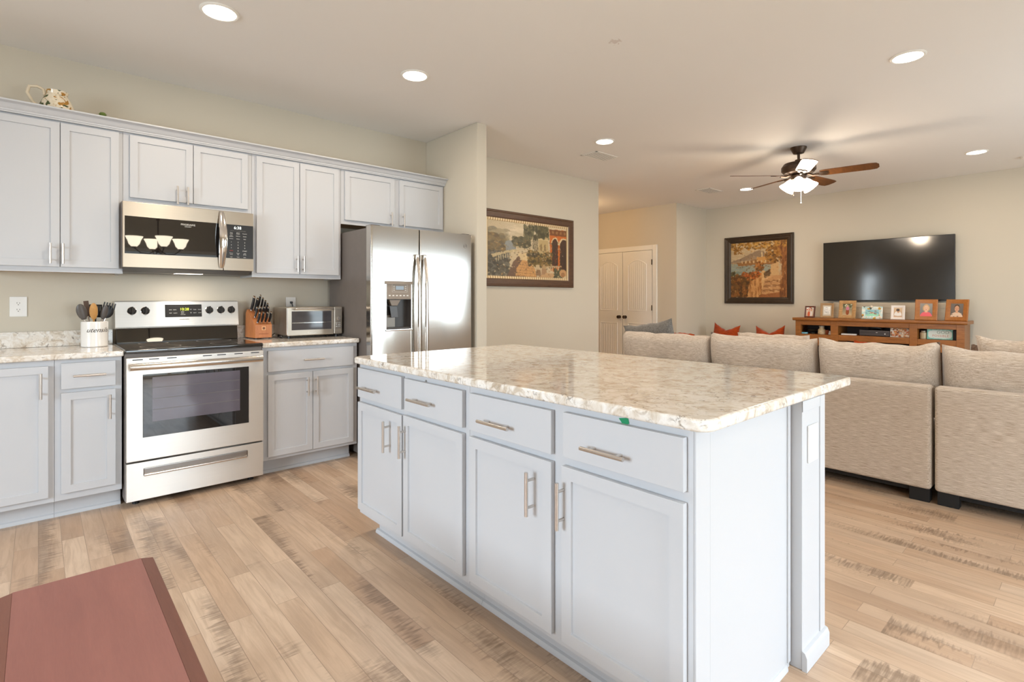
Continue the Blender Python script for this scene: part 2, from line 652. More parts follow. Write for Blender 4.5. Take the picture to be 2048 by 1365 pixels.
# double closet doors in the hall wall (facing -x)
def hall_leaf(n, y0, y1, hinge_lo):
    """leaf in local frame: x along -y(world), front at -y(local)"""
    wd = y1 - y0
    mb = MB()
    mb.box(.003, wd - .003, -.012, .02, .012, 2.03, .003)
    def bead(pts):
        mb.tube([(p[0], -.013, p[1]) for p in pts], .007, 8)
    st = .115
    # upper panel with an arched top, lower panel plain
    arch = [(st, 1.02)] + [(st, 1.80)]
    for k in range(13):
        a = k / 12.0
        arch.append((st + (wd - 2 * st) * a, 1.80 + .075 * math.sin(PI * a)))
    arch += [(wd - st, 1.02), (st, 1.02)]
    bead(arch)
    bead([(st, .80), (wd - st, .80), (wd - st, .2), (st, .2), (st, .80)])
    ng = 9
    for k in range(1, ng):
        x = st + (wd - 2 * st) * k / ng
        mb.box(x - .003, x + .003, -.0155, -.01, .23, .77)
        mb.box(x - .003, x + .003, -.0155, -.01, 1.05, 1.79 + .07 * math.sin(PI * k / ng))
    e = empty('door_%d' % n, (7.588, y1, 0), -R(90), kind='structure')
    mb.build('leaf', M['trim'], e)
    kx = wd - .06 if hinge_lo else .06
    k = MB()
    k.lathe([(.0, .0), (.028, .0), (.028, .006), (.012, .01), (.012, .03), (.024, .036), (.03, .05), (.024, .062), (0, .066)], 20,
            Matrix.Translation((kx, -.012, .905)) @ Matrix.Rotation(R(90), 4, 'X'))
    k.build('knob', M['bronze'], e)
    hx = .004 if hinge_lo else wd - .004
    for z in (1.83, 1.07, .25):
        MB().cyl((hx, -.018, z - .045), (hx, -.018, z + .045), .008).build('hinge', M['bronze'], e)


hall_leaf(1, 1.135, 1.73, True)
hall_leaf(2, .54, 1.133, False)
mb = MB()
mb.box(7.575, 7.6, .455, .535, 0, 2.115, .004).box(7.575, 7.6, 1.735, 1.815, 0, 2.115, .004).box(7.575, 7.6, .535, 1.735, 2.035, 2.115, .004)
struct('trim_1', mb, M['trim'])


# ------------------------------------------------------------------ cabinets
def bar_handle(parent, cx, cz, yf, L, vertical, name='handle'):
    mb = MB()
    so = .032
    h = L / 2
    if vertical:
        mb.cyl((cx, yf - so, cz - h), (cx, yf - so, cz + h), .0062, segs=14)
        for s in (-.31, .31):
            mb.cyl((cx, yf - so, cz + s * L), (cx, yf, cz + s * L), .0048, segs=12)
    else:
        mb.cyl((cx - h, yf - so, cz), (cx + h, yf - so, cz), .0062, segs=14)
        for s in (-.31, .31):
            mb.cyl((cx + s * L, yf - so, cz), (cx + s * L, yf, cz), .0048, segs=12)
    return mb.build(name, M['nickel'], parent)


def cab_door(root, x0, x1, z0, z1, yf, hx=None, hz=None, L=.14):
    d = MB().panel_door(x0, x1, z0, z1, yf).build('door', M['cab'], root)
    if hx is not None: bar_handle(d, hx, hz, yf, L, True)
    return d


def cab_drawer(root, x0, x1, z0, z1, yf, hx, hz, L=.145):
    d = MB().box(x0, x1, yf, yf + .019, z0, z1, .0022).build('drawer', M['cab'], root)
    bar_handle(d, hx, hz, yf, L, False)
    return d


def shoe(mb, x0, x1, y):
    mb.prism([(y, 0), (y - .014, 0), (y - .014, .008), (y - .009, .018), (y, .022)], 'x', x0, x1)


def base_cabinet(label, loc, wd, group, rz=0.0, dep=.60, toe_l=0.0, toe_r=0.0):
    """local: x 0..wd, back at y=0, face frame front at y=-dep-.013"""
    e = empty('base_cabinet', loc, rz, label, 'cabinet', group)
    yf = -dep - .013
    MB().box(0, wd, yf, -.004, .105, .882, .0015).build('carcass', M['cab'], e)
    mb = MB().box(toe_l, wd - toe_r, yf + .075, -.01, 0.0, .105)
    shoe(mb, toe_l, wd - toe_r, yf + .075)
    mb.build('toe_kick', M['cab'], e)
    return e, yf - .019


g = 'base cabinets along the kitchen wall'
e, yd = base_cabinet('light grey base cabinet with one tall door at left edge beside the drawer cabinet', (-.45, 0, 0), .515, g)
cab_door(e, .03, .491, .137, .852, yd, .460, .748, .138)
e, yd = base_cabinet('light grey base cabinet with one drawer and one narrow door left of the range', (.066, 0, 0), .298, g)
cab_drawer(e, .027, .268, .719, .862, yd, .15, .790, .143)
cab_door(e, .027, .268, .145, .698, yd, .240, .601, .138)
e, yd = base_cabinet('light grey base cabinet with one drawer over two doors right of the range', (1.137, 0, 0), .688, g, toe_r=.03)
cab_drawer(e, .034, .652, .715, .860, yd, .341, .783, .148)
cab_door(e, .034, .341, .130, .694, yd, .299, .592, .134)
cab_door(e, .344, .652, .130, .694, yd, .364, .592, .134)


# countertops on the kitchen wall
def counter(label, x0, x1, splash=True):
    e = empty('countertop', ((x0 + x1) / 2, 0, .882), 0, label, 'countertop', 'stone countertops on the kitchen wall')
    h = (x1 - x0) / 2
    MB().box(-h, h, -.645, -.001, .001, .034, .008, 3).build('slab', M['quartz'], e)
    MB().box(-h, h, -.021, -.001, .0345, .132, .003).build('backsplash', M['quartz'], e)


counter('mottled cream stone countertop left of the range under the utensil crock', -.46, .372)
counter('mottled cream stone countertop right of the range under the toaster oven', 1.133, 1.832)


def wall_cabinet(label, x0, x1, z0):
    e = empty('wall_cabinet', (x0, 0, z0), 0, label, 'cabinet', 'upper cabinets on the kitchen wall')
    wd = x1 - x0
    top = 2.288 - z0
    MB().box(0, wd, -.305, -.002, .012, top, .0015).box(0, wd, -.305, -.288, 0, .0125).box(0, .016, -.29, -.002, 0, .0125).box(wd - .016, wd, -.29, -.002, 0, .0125).build('carcass', M['cab'], e)
    MB().box(.017, wd - .017, -.287, -.003, .008, .0115).build('underside', M['cab_in'], e)
    return e


YD = -.324
e = wall_cabinet('tall two-door upper cabinet left of the microwave', -.275, .398, 1.376)
cab_door(e, .025, .370, .031, .886, YD, .327, .108, .12)
cab_door(e, .373, .652, .031, .886, YD, .384, .108, .12)
e = wall_cabinet('short two-door upper cabinet directly above the microwave', .399, 1.158, 1.829)
cab_door(e, .034, .383, .034, .432, YD, .289, .076, .12)
cab_door(e, .387, .729, .034, .432, YD, .348, .076, .12)
e = wall_cabinet('tall two-door upper cabinet between the microwave and refrigerator', 1.159, 1.832, 1.376)
cab_door(e, .027, .336, .031, .886, YD, .315, .108, .12)
cab_door(e, .340, .650, .031, .886, YD, .362, .108, .12)
e = wall_cabinet('short two-door upper cabinet above the refrigerator', 1.833, 2.838, 1.829)
cab_door(e, .028, .480, .034, .432, YD, .44, .076, .12)
cab_door(e, .530, .985, .034, .432, YD, .56, .076, .12)
# crown moulding along the top of the uppers
prof = [(-.304, 2.272), (-.330, 2.272), (-.331, 2.279), (-.336, 2.281), (-.337, 2.289), (-.342, 2.292), (-.350, 2.300), (-.360, 2.314), (-.366, 2.318),
        (-.380, 2.322), (-.384, 2.324), (-.384, 2.332), (-.374, 2.333), (-.310, 2.290), (-.304, 2.2885)]
o = MB().prism(prof, 'x', -.30, 2.838).build('crown_moulding', M['cab'])
tag(o, 'grey crown moulding running along the tops of the upper cabinets', 'moulding')

# ------------------------------------------------------------------ range
e = empty('range', (.372, 0, 0), 0, 'stainless electric range with black glass cooktop between the base cabinets', 'stove')
W = .757
MB().box(.002, W - .002, -.64, -.03, .035, .895, .002).build('body', M['fridge_side'], e)
for x in (.06, W - .06):
    for y in (-.60, -.08):
        MB().lathe([(.018, 0), (.018, .012), (.009, .016), (.009, .036)], 14, Matrix.Translation((x, y, 0))).build('foot', M['black'], e)
mb = MB().box(.0, W, -.668, -.035, .8965, .921, .008, 3)
ct = mb.build('cooktop', M['blackgloss'], e)
for x, y, r in ((.2, -.5, .11), (.56, -.5, .085), (.2, -.22, .085), (.56, -.22, .11)):
    MB().lathe([(r, .9212), (r - .003, .9214), (r - .006, .9212)], 40, Matrix.Translation((x, y, 0)), cap=False).build('burner_ring', M['inkgrey'], ct)
# backguard: sloped black riser + stainless control panel
mb = MB().prism([(-.105, .9215), (-.09, 1.02), (-.02, 1.02), (-.02, .9215)], 'x', .012, W - .012, .003)
mb.build('riser', M['blackgloss'], e)
mb = MB().prism([(-.098, 1.018), (-.102, 1.03), (-.070, 1.198), (-.06, 1.203), (-.02, 1.203), (-.02, 1.018)], 'x', .003, W - .003, .003)
bg = mb.build('backguard', M['steel'], e)
sl = math.atan2(.032, .168)
def on_panel(x, z, off=0.0):
    f = (z - 1.03) / .168
    return Vector((x, -.102 + .032 * f - off, z))
RX = R(90) - sl
p0, p1 = on_panel(0, 1.09), on_panel(0, 1.176)
MP = Matrix.Translation((.398, 0, 0)) @ Matrix.Translation(on_panel(0, 1.133)) @ Matrix.Rotation(-sl, 4, 'X')
mb = MB().box(-.113, .113, -.003, .004, -.045, .045, .003, M=MP)
dp = mb.build('display', M['black'], e)
def ptxt(name, s, size, mat, x, z, parent):
    q = on_panel(x, z, .0036)
    return text_obj(name, s, size, mat, parent, q, (RX, 0, 0), .0003)
ptxt('clock', '10:28', .026, M['clock'], .402, 1.143, dp)
for s, x, z in (('BAKE', .318, 1.14), ('BROIL', .344, 1.14), ('KEEP', .318, 1.117), ('CLEAN', .346, 1.117), ('TIMER', .466, 1.14), ('START', .497, 1.14), ('LIGHT', .466, 1.117), ('LOCK', .497, 1.117), ('OVEN', .390, 1.126), ('BAKE', .390, 1.116), ('LOCKED', .393, 1.106)):
    ptxt('button_print', s, .0075, M['ink'], x, z, dp)
for s, z in (('^', 1.139), ('v', 1.119)):
    ptxt('button_print', s, .018, M['ink'], .442, z, dp)
ptxt('brand_print', 'FRIGIDAIRE', .0125, M['inkgrey'], .398, 1.073, bg)
for i, x in enumerate((.097, .172, .559, .635, .705)):
    k = MB()
    MK = Matrix.Translation(on_panel(x, 1.135)) @ Matrix.Rotation(R(90) - sl, 4, 'X')
    k.lathe([(.024, -.004), (.024, .004), (.021, .007), (.020, .022), (.017, .026), (0, .026)], 24, MK)
    k.box(-.005, .005, -.024, .024, .02, .036, .002, M=MK)
    kn = k.build('knob', M['black'], e)
    r_ = MB().lathe([(.0265, -.001), (.0265, .003), (.0245, .004), (.0245, -.001)], 28, MK, cap=False).build('knob_ring', M['chrome'], kn)
    ptxt('knob_print', 'OFF', .006, M['inkgrey'], x, 1.105, bg)
# oven door, handle, drawer
mb = MB().box(.004, W - .004, -.686, -.645, .268, .872, .004)
od = mb.build('oven_door', M['steel'], e)
MB().box(.084, .662, -.688, -.68, .402, .772, .002).build('glass', M['blackgloss'], od)
t = plain('oven_inner_glass', (96, 90, 100), .08, spec=.9)
MB().box(.131, .608, -.6886, -.687, .490, .752, .0004).build('inner_window', t, od)
mb = MB()
for z in (.56, .625, .69):
    mb.box(.135, .604, -.6892, -.6885, z - .0012, z + .0012)
mb.build('rack', M['inkgrey'], od)
mb = MB()
pts = []
for k in range(17):
    a = k / 16.0
    pts.append((.02 + (W - .04) * a, -.725 - .012 * math.sin(PI * a), .822))
mb.tube(pts, .017, 14, flat=((0, 0, 1), (1.15, .75)))
for x in (.035, W - .035): mb.box(x - .014, x + .014, -.727, -.684, .808, .836, .004)
mb.build('handle', M['steel_x'], od)
for x in (.06, .14, .23, .42, .50, .60, .70): MB().box(x - .025, x + .025, -.6875, -.684, .858, .863).build('vent_slot', M['blackmat'], od)
mb = MB().box(.004, W - .004, -.683, -.64, .036, .258, .004)
dr = mb.build('storage_drawer', M['steel'], e)
MB().box(.088, .655, -.6855, -.68, .176, .222, .006).build('pull_recess', plain('recess_steel', (150, 146, 142), .3, 1.0), dr)
MB().tube([(.092, -.688, .181), (.651, -.688, .181)], .007, 10, flat=((0, 0, 1), (1, .6))).build('pull_lip', M['steel_x'], dr)

# ------------------------------------------------------------------ microwave
e = empty('microwave', (.386, 0, 1.40), 0, 'stainless over-the-range microwave mounted above the range', 'microwave')
W = .757
MB().box(0, W, -.375, -.004, .012, .426, .002).build('body', M['fridge_side'], e)
MB().prism([(-.39, .012), (-.30, -.012), (-.02, -.012), (-.02, .012)], 'x', .01, W - .01, .002).build('vent_grille', plain('vent_grey', (96, 92, 92), .4, .5), e)
dx = .562
mb = MB().box(.0, dx, -.403, -.376, .014, .424, .004)
md = mb.build('door', M['msteel'], e)
MB().box(.012, dx - .012, -.4055, -.40, .100, .334, .001).build('window', M['blackgloss'], md)
mb = MB().box(dx + .002, W, -.403, -.376, .014, .424, .004)
mc = mb.build('control_panel', M['msteel'], e)
MB().box(dx + .004, W - .003, -.4055, -.40, .100, .334, .001).build('keypad', M['black'], mc)
mb = MB()
pts, rad = [], []
for k in range(21):
    a = k / 20.0
    pts.append((dx - .012, -.413 - .045 * math.sin(PI * a), .030 + .385 * a))
    rad.append(.010 + .011 * math.sin(PI * a) ** .6)
mb.tube(pts, rad, 14, flat=((1, 0, 0), (1.25, .55)))
mb.build('handle', M['chrome'], md)
YM = -.4062
def mtxt(name, s, size, mat, x, z, parent): return text_obj(name, s, size, mat, parent, (x, YM, z), (R(90), 0, 0), .0003)
mtxt('brand_print', 'FRIGIDAIRE', .0165, M['ink'], .352, .306, md)
mtxt('brand_print', 'GALLERY', .0095, M['ink'], .352, .293, md)
mtxt('clock', '6:38', .028, M['clockw'], .652, .312, mc)
mtxt('key_print', 'SENSOR COOKING OPTIONS', .0075, M['inkgrey'], .655, .291, mc)
cx3 = (.612, .655, .698)
for r, row in enumerate((('Auto Cook', 'Baked Potato', 'Popcorn'), ('Auto Reheat', 'Defrost', 'Snacks'), ('Frozen', 'Soften', 'Melt'))):
    for c in range(3): mtxt('key_print', row[c].replace(' ', '\n'), .0085, M['ink'], cx3[c], .274 - r * .019, mc)
for r in range(3):
    for c in range(3): mtxt('key_print', str(r * 3 + c + 1), .012, M['ink'], cx3[c], .212 - r * .02, mc)
mtxt('key_print', '0', .012, M['ink'], cx3[1], .152, mc)
mtxt('key_print', 'STOP', .009, M['inkred'], cx3[0], .152, mc)
mtxt('key_print', 'START', .010, M['ink'], cx3[2], .152, mc)
for r, row in enumerate((('Power Level', 'Timer Set', 'Add 30 sec'), ('Light', 'Vent', 'Lock'))):
    for c in range(3): mtxt('key_print', row[c].replace(' ', '\n', 1), .0085, M['ink'], cx3[c], .131 - r * .022, mc)

MB().box(.30, .46, -.30, -.22, -.0135, -.0118).build('cooktop_lamp', emissive('cooktop_lamp_glass', (255, 240, 220), 3.0), e)
l = bpy.data.lights.new('cooktop_lamp', 'AREA')
l.shape = 'RECTANGLE'
l.size, l.size_y = .16, .08
l.energy = 1.15
l.color = (1.0, .90, .78)
lo = bpy.data.objects.new('cooktop_lamp', l)
lo.location = (.38, -.26, -.016)
COL.objects.link(lo)
lo.parent = e

# ------------------------------------------------------------------ refrigerator
e = empty('refrigerator', (1.842, 0, 0), 0, 'stainless side-by-side refrigerator with water dispenser beside the kitchen end wall', 'refrigerator')
W = .945
HT = 1.775
MB().box(.004, W - .004, -.735, -.05, .02, 1.755, .004).build('body', M['fridge_side'], e)
MB().box(.01, W - .01, -.73, -.72, .0, .09).build('kick_grille', M['blackmat'], e)
sp = .424
def front_y(x, x0, x1):
    """slightly bowed door front with rounded long edges"""
    a = (x - x0) / (x1 - x0)
    d = min(x - x0, x1 - x)
    r = .010
    edge = 0 if d >= r else r - math.sqrt(max(0.0, r * r - (r - d) ** 2))
    return -.808 - .0035 * math.sin(PI * a) + edge
def door_piece(b, x0, x1, xa, xb, za, zb):
    n = 8
    xs_ = sorted(set([xa, xb] + [xa + (xb - xa) * k / n for k in range(1, n)] + [x for x in (x0 + .0015, x0 + .004, x0 + .010, x1 - .010, x1 - .004, x1 - .0015) if xa < x < xb]))
    pts = [(xa, -.738)] + [(x, front_y(x, x0, x1)) for x in xs_] + [(xb, -.738)]
    b.prism(pts, 'z', za, zb, 0)
DX0, DX1, DZ0, DZ1 = .128, .342, .985, 1.215
b = MB()
door_piece(b, 0, sp - .003, 0, DX0, .10, 1.768)
door_piece(b, 0, sp - .003, DX1, sp - .003, .10, 1.768)
door_piece(b, 0, sp - .003, DX0, DX1, .10, DZ0)
door_piece(b, 0, sp - .003, DX0, DX1, DZ1, 1.768)
ld = b.build('door', M['fsteel'], e, smooth=40)
b = MB()
door_piece(b, sp + .003, W, sp + .003, W, .10, 1.768)
rd = b.build('door', M['fsteel'], e, smooth=40)
for x, d_ in ((sp - .034, ld), (sp + .034, rd)):
    b = MB()
    pts = []
    for k in range(25):
        a = k / 24.0
        pts.append((x, -.818 - .042 * (1 - (2 * a - 1) ** 4), .50 + 1.06 * a))
    b.tube(pts, .0155, 14, flat=((1, 0, 0), (1, .7)))
    for z in (.512, 1.548): b.box(x - .015, x + .015, -.832, -.806, z - .02, z + .02, .004)
    b.build('handle', M['steel_x'], d_)
for x in (.05, W - .05):
    MB().box(x - .04, x + .04, -.79, -.70, 1.7555, 1.776, .006).build('hinge_cover', M['dispdark'], e)
# dispenser
x0, x1, z0, z1 = .128, .342, .985, 1.345
yy = -.8150
b = MB()
b.box(x0 - .008, x0, yy, -.79, z0 - .012, z1, .002).box(x1, x1 + .008, yy, -.79, z0 - .012, z1, .002)
b.box(x0 - .008, x1 + .008, yy - .004, -.79, z0 - .014, z0, .003)
dpf = b.build('dispenser_bezel', M['chrome'], ld)
b = MB().box(x0, x1, yy, -.79, 1.215, z1 - .004, .002)
pts = [(x0 - .012, -.79)] + [(x0 - .012 + (x1 - x0 + .024) * k / 10, yy - .004 - .012 * math.sin(PI * k / 10)) for k in range(11)] + [(x1 + .012, -.79)]
b.prism(pts, 'z', z1 - .016, z1 + .008)
pn = b.build('dispenser_panel', M['disp'], ld)
MB().box(.205, .275, yy - .0012, yy + .001, 1.288, 1.316).build('screen', M['blackgloss'], pn)
b = MB()
for a in ((.174, .306, 1.270, 1.2715), (.174, .306, 1.3285, 1.33)): b.box(a[0], a[1], yy - .001, yy, a[2], a[3])
for a in (.174, .305): b.box(a, a + .0012, yy - .001, yy, 1.27, 1.33)
for k in range(6): b.box(.145 + k * .031, .161 + k * .031, yy - .001, yy, 1.238, 1.247)
for z in (1.285, 1.3, 1.314):
    b.box(.184, .196, yy - .001, yy, z - .003, z + .003).box(.284, .296, yy - .001, yy, z - .003, z + .003)
b.build('panel_print', M['ink'], pn)
# alcove of the dispenser
b = MB().box(x0, x1, -.748, -.744, z0, 1.215).box(x0, x0 + .003, -.809, -.748, z0, 1.215).box(x1 - .003, x1, -.809, -.748, z0, 1.215)
b.box(x0, x1, -.809, -.748, 1.212, 1.215)
b.build('dispenser_alcove', M['dispdark'], ld)
MB().box(x0 + .004, x0 + .105, -.752, -.7482, z0 + .014, 1.09).build('alcove_cheek', plain('alcove_grey', (150, 142, 132), .35, .3), ld)
MB().prism([(x0 + .03, 1.211), (x0 + .13, 1.211), (x0 + .10, 1.165), (x0 + .05, 1.165)], 'y', -.800, -.760, .003).build('spout', M['disp'], ld)
MB().prism([(x0 + .04, 1.163), (x0 + .105, 1.158), (x0 + .115, 1.075), (x0 + .055, 1.072)], 'y', -.786, -.776, .002).build('paddle', plain('paddle_grey', (84, 82, 82), .3), ld)
MB().box(x0 + .003, x1 - .003, -.812, -.748, z0 + .001, z0 + .012, .002).build('drip_tray', M['dispdark'], ld)
MR = Matrix.Translation((.872, -.8092, 1.668)) @ Matrix.Rotation(R(90), 4, 'X')
b = MB().lathe([(.017, 0), (.017, .002), (.0155, .002), (.0155, 0)], 32, MR, cap=False)
bd = b.build('badge', M['inkgrey'], rd)
text_obj('badge_print', 'GE', .017, M['inkgrey'], bd, (.872, -.8104, 1.668), (R(90), 0, 0), .0004, .25)

# ------------------------------------------------------------------ island
RZ = -R(90)
YI0 = -1.855
def isl(label, off, wd, dws, drs):
    """cabinet facing -x; local x runs towards the viewer (-y)"""
    # face frame at world x = 1.25 -> back at x = 1.25+.603
    e = empty('island_cabinet', (1.853, YI0 - off, 0), RZ, label, 'cabinet', 'island cabinets under the stone top')
    yf = -.603
    MB().box(0, wd, yf, -.002, .105, .882, .0015).build('carcass', M['cab'], e)
    return e, yf - .02
e, yd = isl('far island cabinet with two drawers over two doors near the range', 0, .943, 0, 0)
mb = MB().box(.075, .943, -.530, -.01, 0, .105)
shoe(mb, .06, .943, -.530)
mb.build('toe_kick', M['cab'], e)
o = lambda y: YI0 - y
cab_drawer(e, .015, .455, .712, .862, yd, .163, .768, .19)
cab_drawer(e, .481, .919, .713, .858, yd, .645, .776, .178)
cab_door(e, .015, .457, .133, .686, yd, .345, .571, .145)
cab_door(e, .471, .919, .133, .690, yd, .472 + .02, .576, .145)
MB().sphere((.633, -.6035, .858), .008, 1, .35, 1).build('plug', M['inkgrey'], e)
e, yd = isl('near island cabinet with two drawers over two doors and a plain end panel', .944, .943, 0, 0)
mb = MB().box(0, .93, -.530, -.01, 0, .105)
shoe(mb, 0, .943, -.530)
# shoe moulding returning along the end panel
mb.prism([(.943, 0), (.957, 0), (.957, .008), (.952, .018), (.943, .022)], 'y', -.545, -.03)
mb.build('toe_kick', M['cab'], e)
MB().box(.9432, .949, -.530, -.002, .0, .881, .001).box(.9432, .949, -.603, -.53, .105, .881, .001).build('end_panel', M['cab'], e)
o2 = -YI0 + .944
MB().box(.9492, .9535, -.022, -.002, .02, .881, .0008).build('edge_strip', M['cab'], e)
cab_drawer(e, 2.820 - o2, 3.254 - o2, .714, .856, yd, 2.993 - o2, .768, .168)
cab_drawer(e, 3.306 - o2, 3.724 - o2, .719, .860, yd, 3.482 - o2, .773, .155)
cab_door(e, 2.819 - o2, 3.254 - o2, .133, .690, yd, 3.172 - o2, .571, .145)
cab_door(e, 3.299 - o2, 3.724 - o2, .133, .690, yd, 3.305 + .005 - o2, .571, .147)
# knee wall behind the cabinets
e = empty('island_knee_wall', (1.955, -2.80, 0), 0, 'painted knee wall carrying the back of the kitchen island', 'half wall')
MB().box(-.095, .105, -.985, .945, .0, .882, .003).build('panel', M['cab'], e)
mb = MB().prism([(-.985, 0), (-1.0, 0), (-1.0, .045), (-.994, .06), (-.985, .064)], 'x', -.097, .115)
mb.prism([(.105, 0), (.119, 0), (.119, .045), (.113, .06), (.105, .064)], 'y', -.985, .945)
mb.build('base_shoe', M['cab'], e)
MB().box(.060, .105, -.9885, -.985, .066, .881, .001).build('corner_strip', M['cab'], e)
MB().box(-.095, .105, -.9875, -.985, .845, .881, .001).build('top_strip', M['cab'], e)
# slab
e = empty('island_countertop', (1.788, -2.81, .882), 0, 'large mottled cream stone countertop on the kitchen island', 'countertop')
b = bmesh.new()
hx, hy, r = .570, .985, .045
pts = []
for cx, cy, a0 in ((hx - r, hy - r, 0), (-hx + r, hy - r, 90), (-hx + r, -hy + r, 180), (hx - r, -hy + r, 270)):
    for k in range(7):
        a = R(a0 + 15 * k)
        pts.append((cx + r * math.cos(a), cy + r * math.sin(a)))
vs = [b.verts.new((p[0], p[1], .0005)) for p in pts]
f = b.faces.new(vs)
ex = bmesh.ops.extrude_face_region(b, geom=[f])
for v in ex['geom']:
    if isinstance(v, bmesh.types.BMVert): v.co.z = .034
bmesh.ops.recalc_face_normals(b, faces=b.faces[:])
big = [ed for ed in b.edges if abs(ed.verts[0].co.z - ed.verts[1].co.z) < 1e-5]
bmesh.ops.bevel(b, geom=big, offset=.009, segments=3, profile=.5, affect='EDGES')
mb = MB()
mb._merge(b)
mb.build('slab', M['quartz'], e, smooth=40)
tape = MB().prism([(-.012, .006), (.02, .012), (.024, -.004), (.004, -.012)], 'y', -.0012, 0)
o = tape.build('tape_scrap', plain('green_tape', (20, 140, 92), .4))
o.location = (1.2495, -3.52, .866)
o.rotation_euler = (0, 0, RZ)
tag(o, 'small green scrap of tape under the edge of the island top', 'tape')


# wall outlets
def outlet(label, loc, rz, duplex=True, w_=.079, h_=.122):
    e = empty('wall_outlet', loc, rz, label, 'outlet', 'white electrical outlets')
    MB().box(-w_ / 2, w_ / 2, -.006, -.0005, -h_ / 2, h_ / 2, .002).build('cover_plate', M['white'], e)
    if duplex:
        for z in (.02, -.02):
            s = MB().lathe([(.0165, 0), (.0165, .0015), (0, .0015)], 24, Matrix.Translation((0, -.006, z)) @ Matrix.Rotation(R(90), 4, 'X')).build('socket', M['white'], e)
            MB().box(-.007, -.005, -.0085, -.007, z - .001, z + .007).box(.005, .007, -.0085, -.007, z - .001, z + .006).sphere((0, -.0075, z - .008), .0025, 1, .4, 1, 8, 6).build('slot', M['inkdark'], s)
    return e


outlet('white double outlet on the wall left of the utensil crock', (-.091, 0, 1.169), 0)
outlet('white outlet on the wall above the toaster oven', (1.541, 0, 1.17), 0)
outlet('blank white outlet plate on the end of the kitchen island', (1.945, -3.785, .732), 0, False, .085, .124)


# ------------------------------------------------------------------ small things on the counter
ZC = .9165
e = empty('utensil_crock', (.265, -.195, ZC), 0, 'white ceramic crock lettered utensils on the counter', 'crock')
MB().lathe([(.0, .0), (.064, .0), (.069, .004), (.0695, .155), (.067, .159), (.064, .156), (.063, .01), (0, .01)], 48).build('pot', M['ceramic'], e)
text_obj('lettering', 'utensils', .040, M['inkdark'], e, (.0702 * math.sin(R(9.5)), -.0702 * math.cos(R(9.5)), .105), (R(90), 0, R(9.5)), .0003, .45, bend=(.0702, .0702))


def rod(mb, p0, p1, r): mb.cyl(p0, p1, r, segs=10)
UT = Vector((.265, -.195, ZC))
def utensil(name, label, base, tip, mat, head, hm=None, hr=.005):
    """handle from inside the crock, head starting at tip"""
    e = empty(name, UT + Vector(base), 0, label, 'utensil', 'kitchen utensils in the crock')
    b, t = Vector((0, 0, 0)), Vector(tip) - Vector(base)
    MB().tube([b, t], hr, 10).build('handle', hm or mat, e)
    d = t.normalized()
    mx = Matrix.Translation(t) @ Vector((0, 0, 1)).rotation_difference(d).to_matrix().to_4x4()
    m = head(mx)
    m.build('head', mat, e)


def spoon(w_=.03, h_=.05, t_=.006):
    def f(mx):
        m = MB()
        b = bmesh.new()
        bmesh.ops.create_uvsphere(b, u_segments=20, v_segments=12, radius=1)
        for v in b.verts: v.co = Vector((v.co.x * w_, v.co.y * t_ + .012 * (v.co.x ** 2 - 1) * .6, h_ * (1 + v.co.z) * (1.0)))
        m._merge(b, mx)
        return m
    return f
def turner(w_=.034, h_=.09, slots=0):
    def f(mx):
        m = MB()
        if slots:
            for k in range(slots + 1):
                x = -w_ + 2 * w_ * k / slots
                m.box(x - .005, x + .005, -.002, .002, .012, h_ - .008, 0, M=mx)
            m.box(-w_ - .005, w_ + .005, -.002, .002, 0, .014, .0015, M=mx).box(-w_ - .005, w_ + .005, -.002, .002, h_ - .012, h_, .0015, M=mx)
        else:
            m.prism([(-w_ * .7, 0), (w_ * .7, 0), (w_, h_ * .3), (w_, h_), (-w_, h_), (-w_, h_ * .3)], 'y', -.0025, .0025, .001, M=mx)
        return m
    return f
def server(mx):
    m = spoon(.033, .042)(mx)
    for k in range(5):
        x = -.028 + .014 * k
        m.prism([(x - .004, .06), (x + .004, .06), (x + .003, .10), (x - .003, .10)], 'y', -.022, -.014, 0, M=mx)
    return m
bm_ = plain('black_nylon', (34, 32, 32), .4)
gy_ = plain('grey_nylon', (86, 80, 76), .4)
wd_ = wood('spoon_wood', (176, 122, 62), (214, 164, 98), .5, (10, 10, 2))
def around(name, label, ang, mat, head, hm=None, r0=.018, r1=.054, z1=.172):
    c, n = math.cos(R(ang)), math.sin(R(ang))
    utensil(name, label, (r0 * c, r0 * n, .03), (r1 * c, r1 * n, z1), mat, head, hm)
around('spoon', 'dark grey solid spoon leaning at far left of the crock', 196, gy_, spoon(.027, .050), M['nickel'])
around('spatula', 'dark spatula behind the grey spoon in the crock', 158, bm_, turner(.018, .075), M['nickel'])
around('turner', 'brown turner tip standing up behind the other utensils', 122, plain('brown_nylon', (92, 70, 58), .4), turner(.013, .10), M['nickel'], z1=.19)
around('wooden_spoon', 'pale wooden spoon at the front of the crock', 262, wd_, spoon(.021, .054, .008))
around('slotted_spoon', 'black slotted turner at the middle back of the crock', 82, bm_, turner(.028, .085, 5), z1=.182)
around('pasta_server', 'black toothed pasta server at upper right of the crock', 2, bm_, server, M['nickel'], z1=.178)
around('ladle', 'black ladle leaning far right behind the pasta server', 42, bm_, spoon(.020, .034, .012), M['nickel'], z1=.175)
around('serving_spoon', 'grey serving spoon leaning right at the crock front', 314, gy_, spoon(.018, .046), M['chrome'])

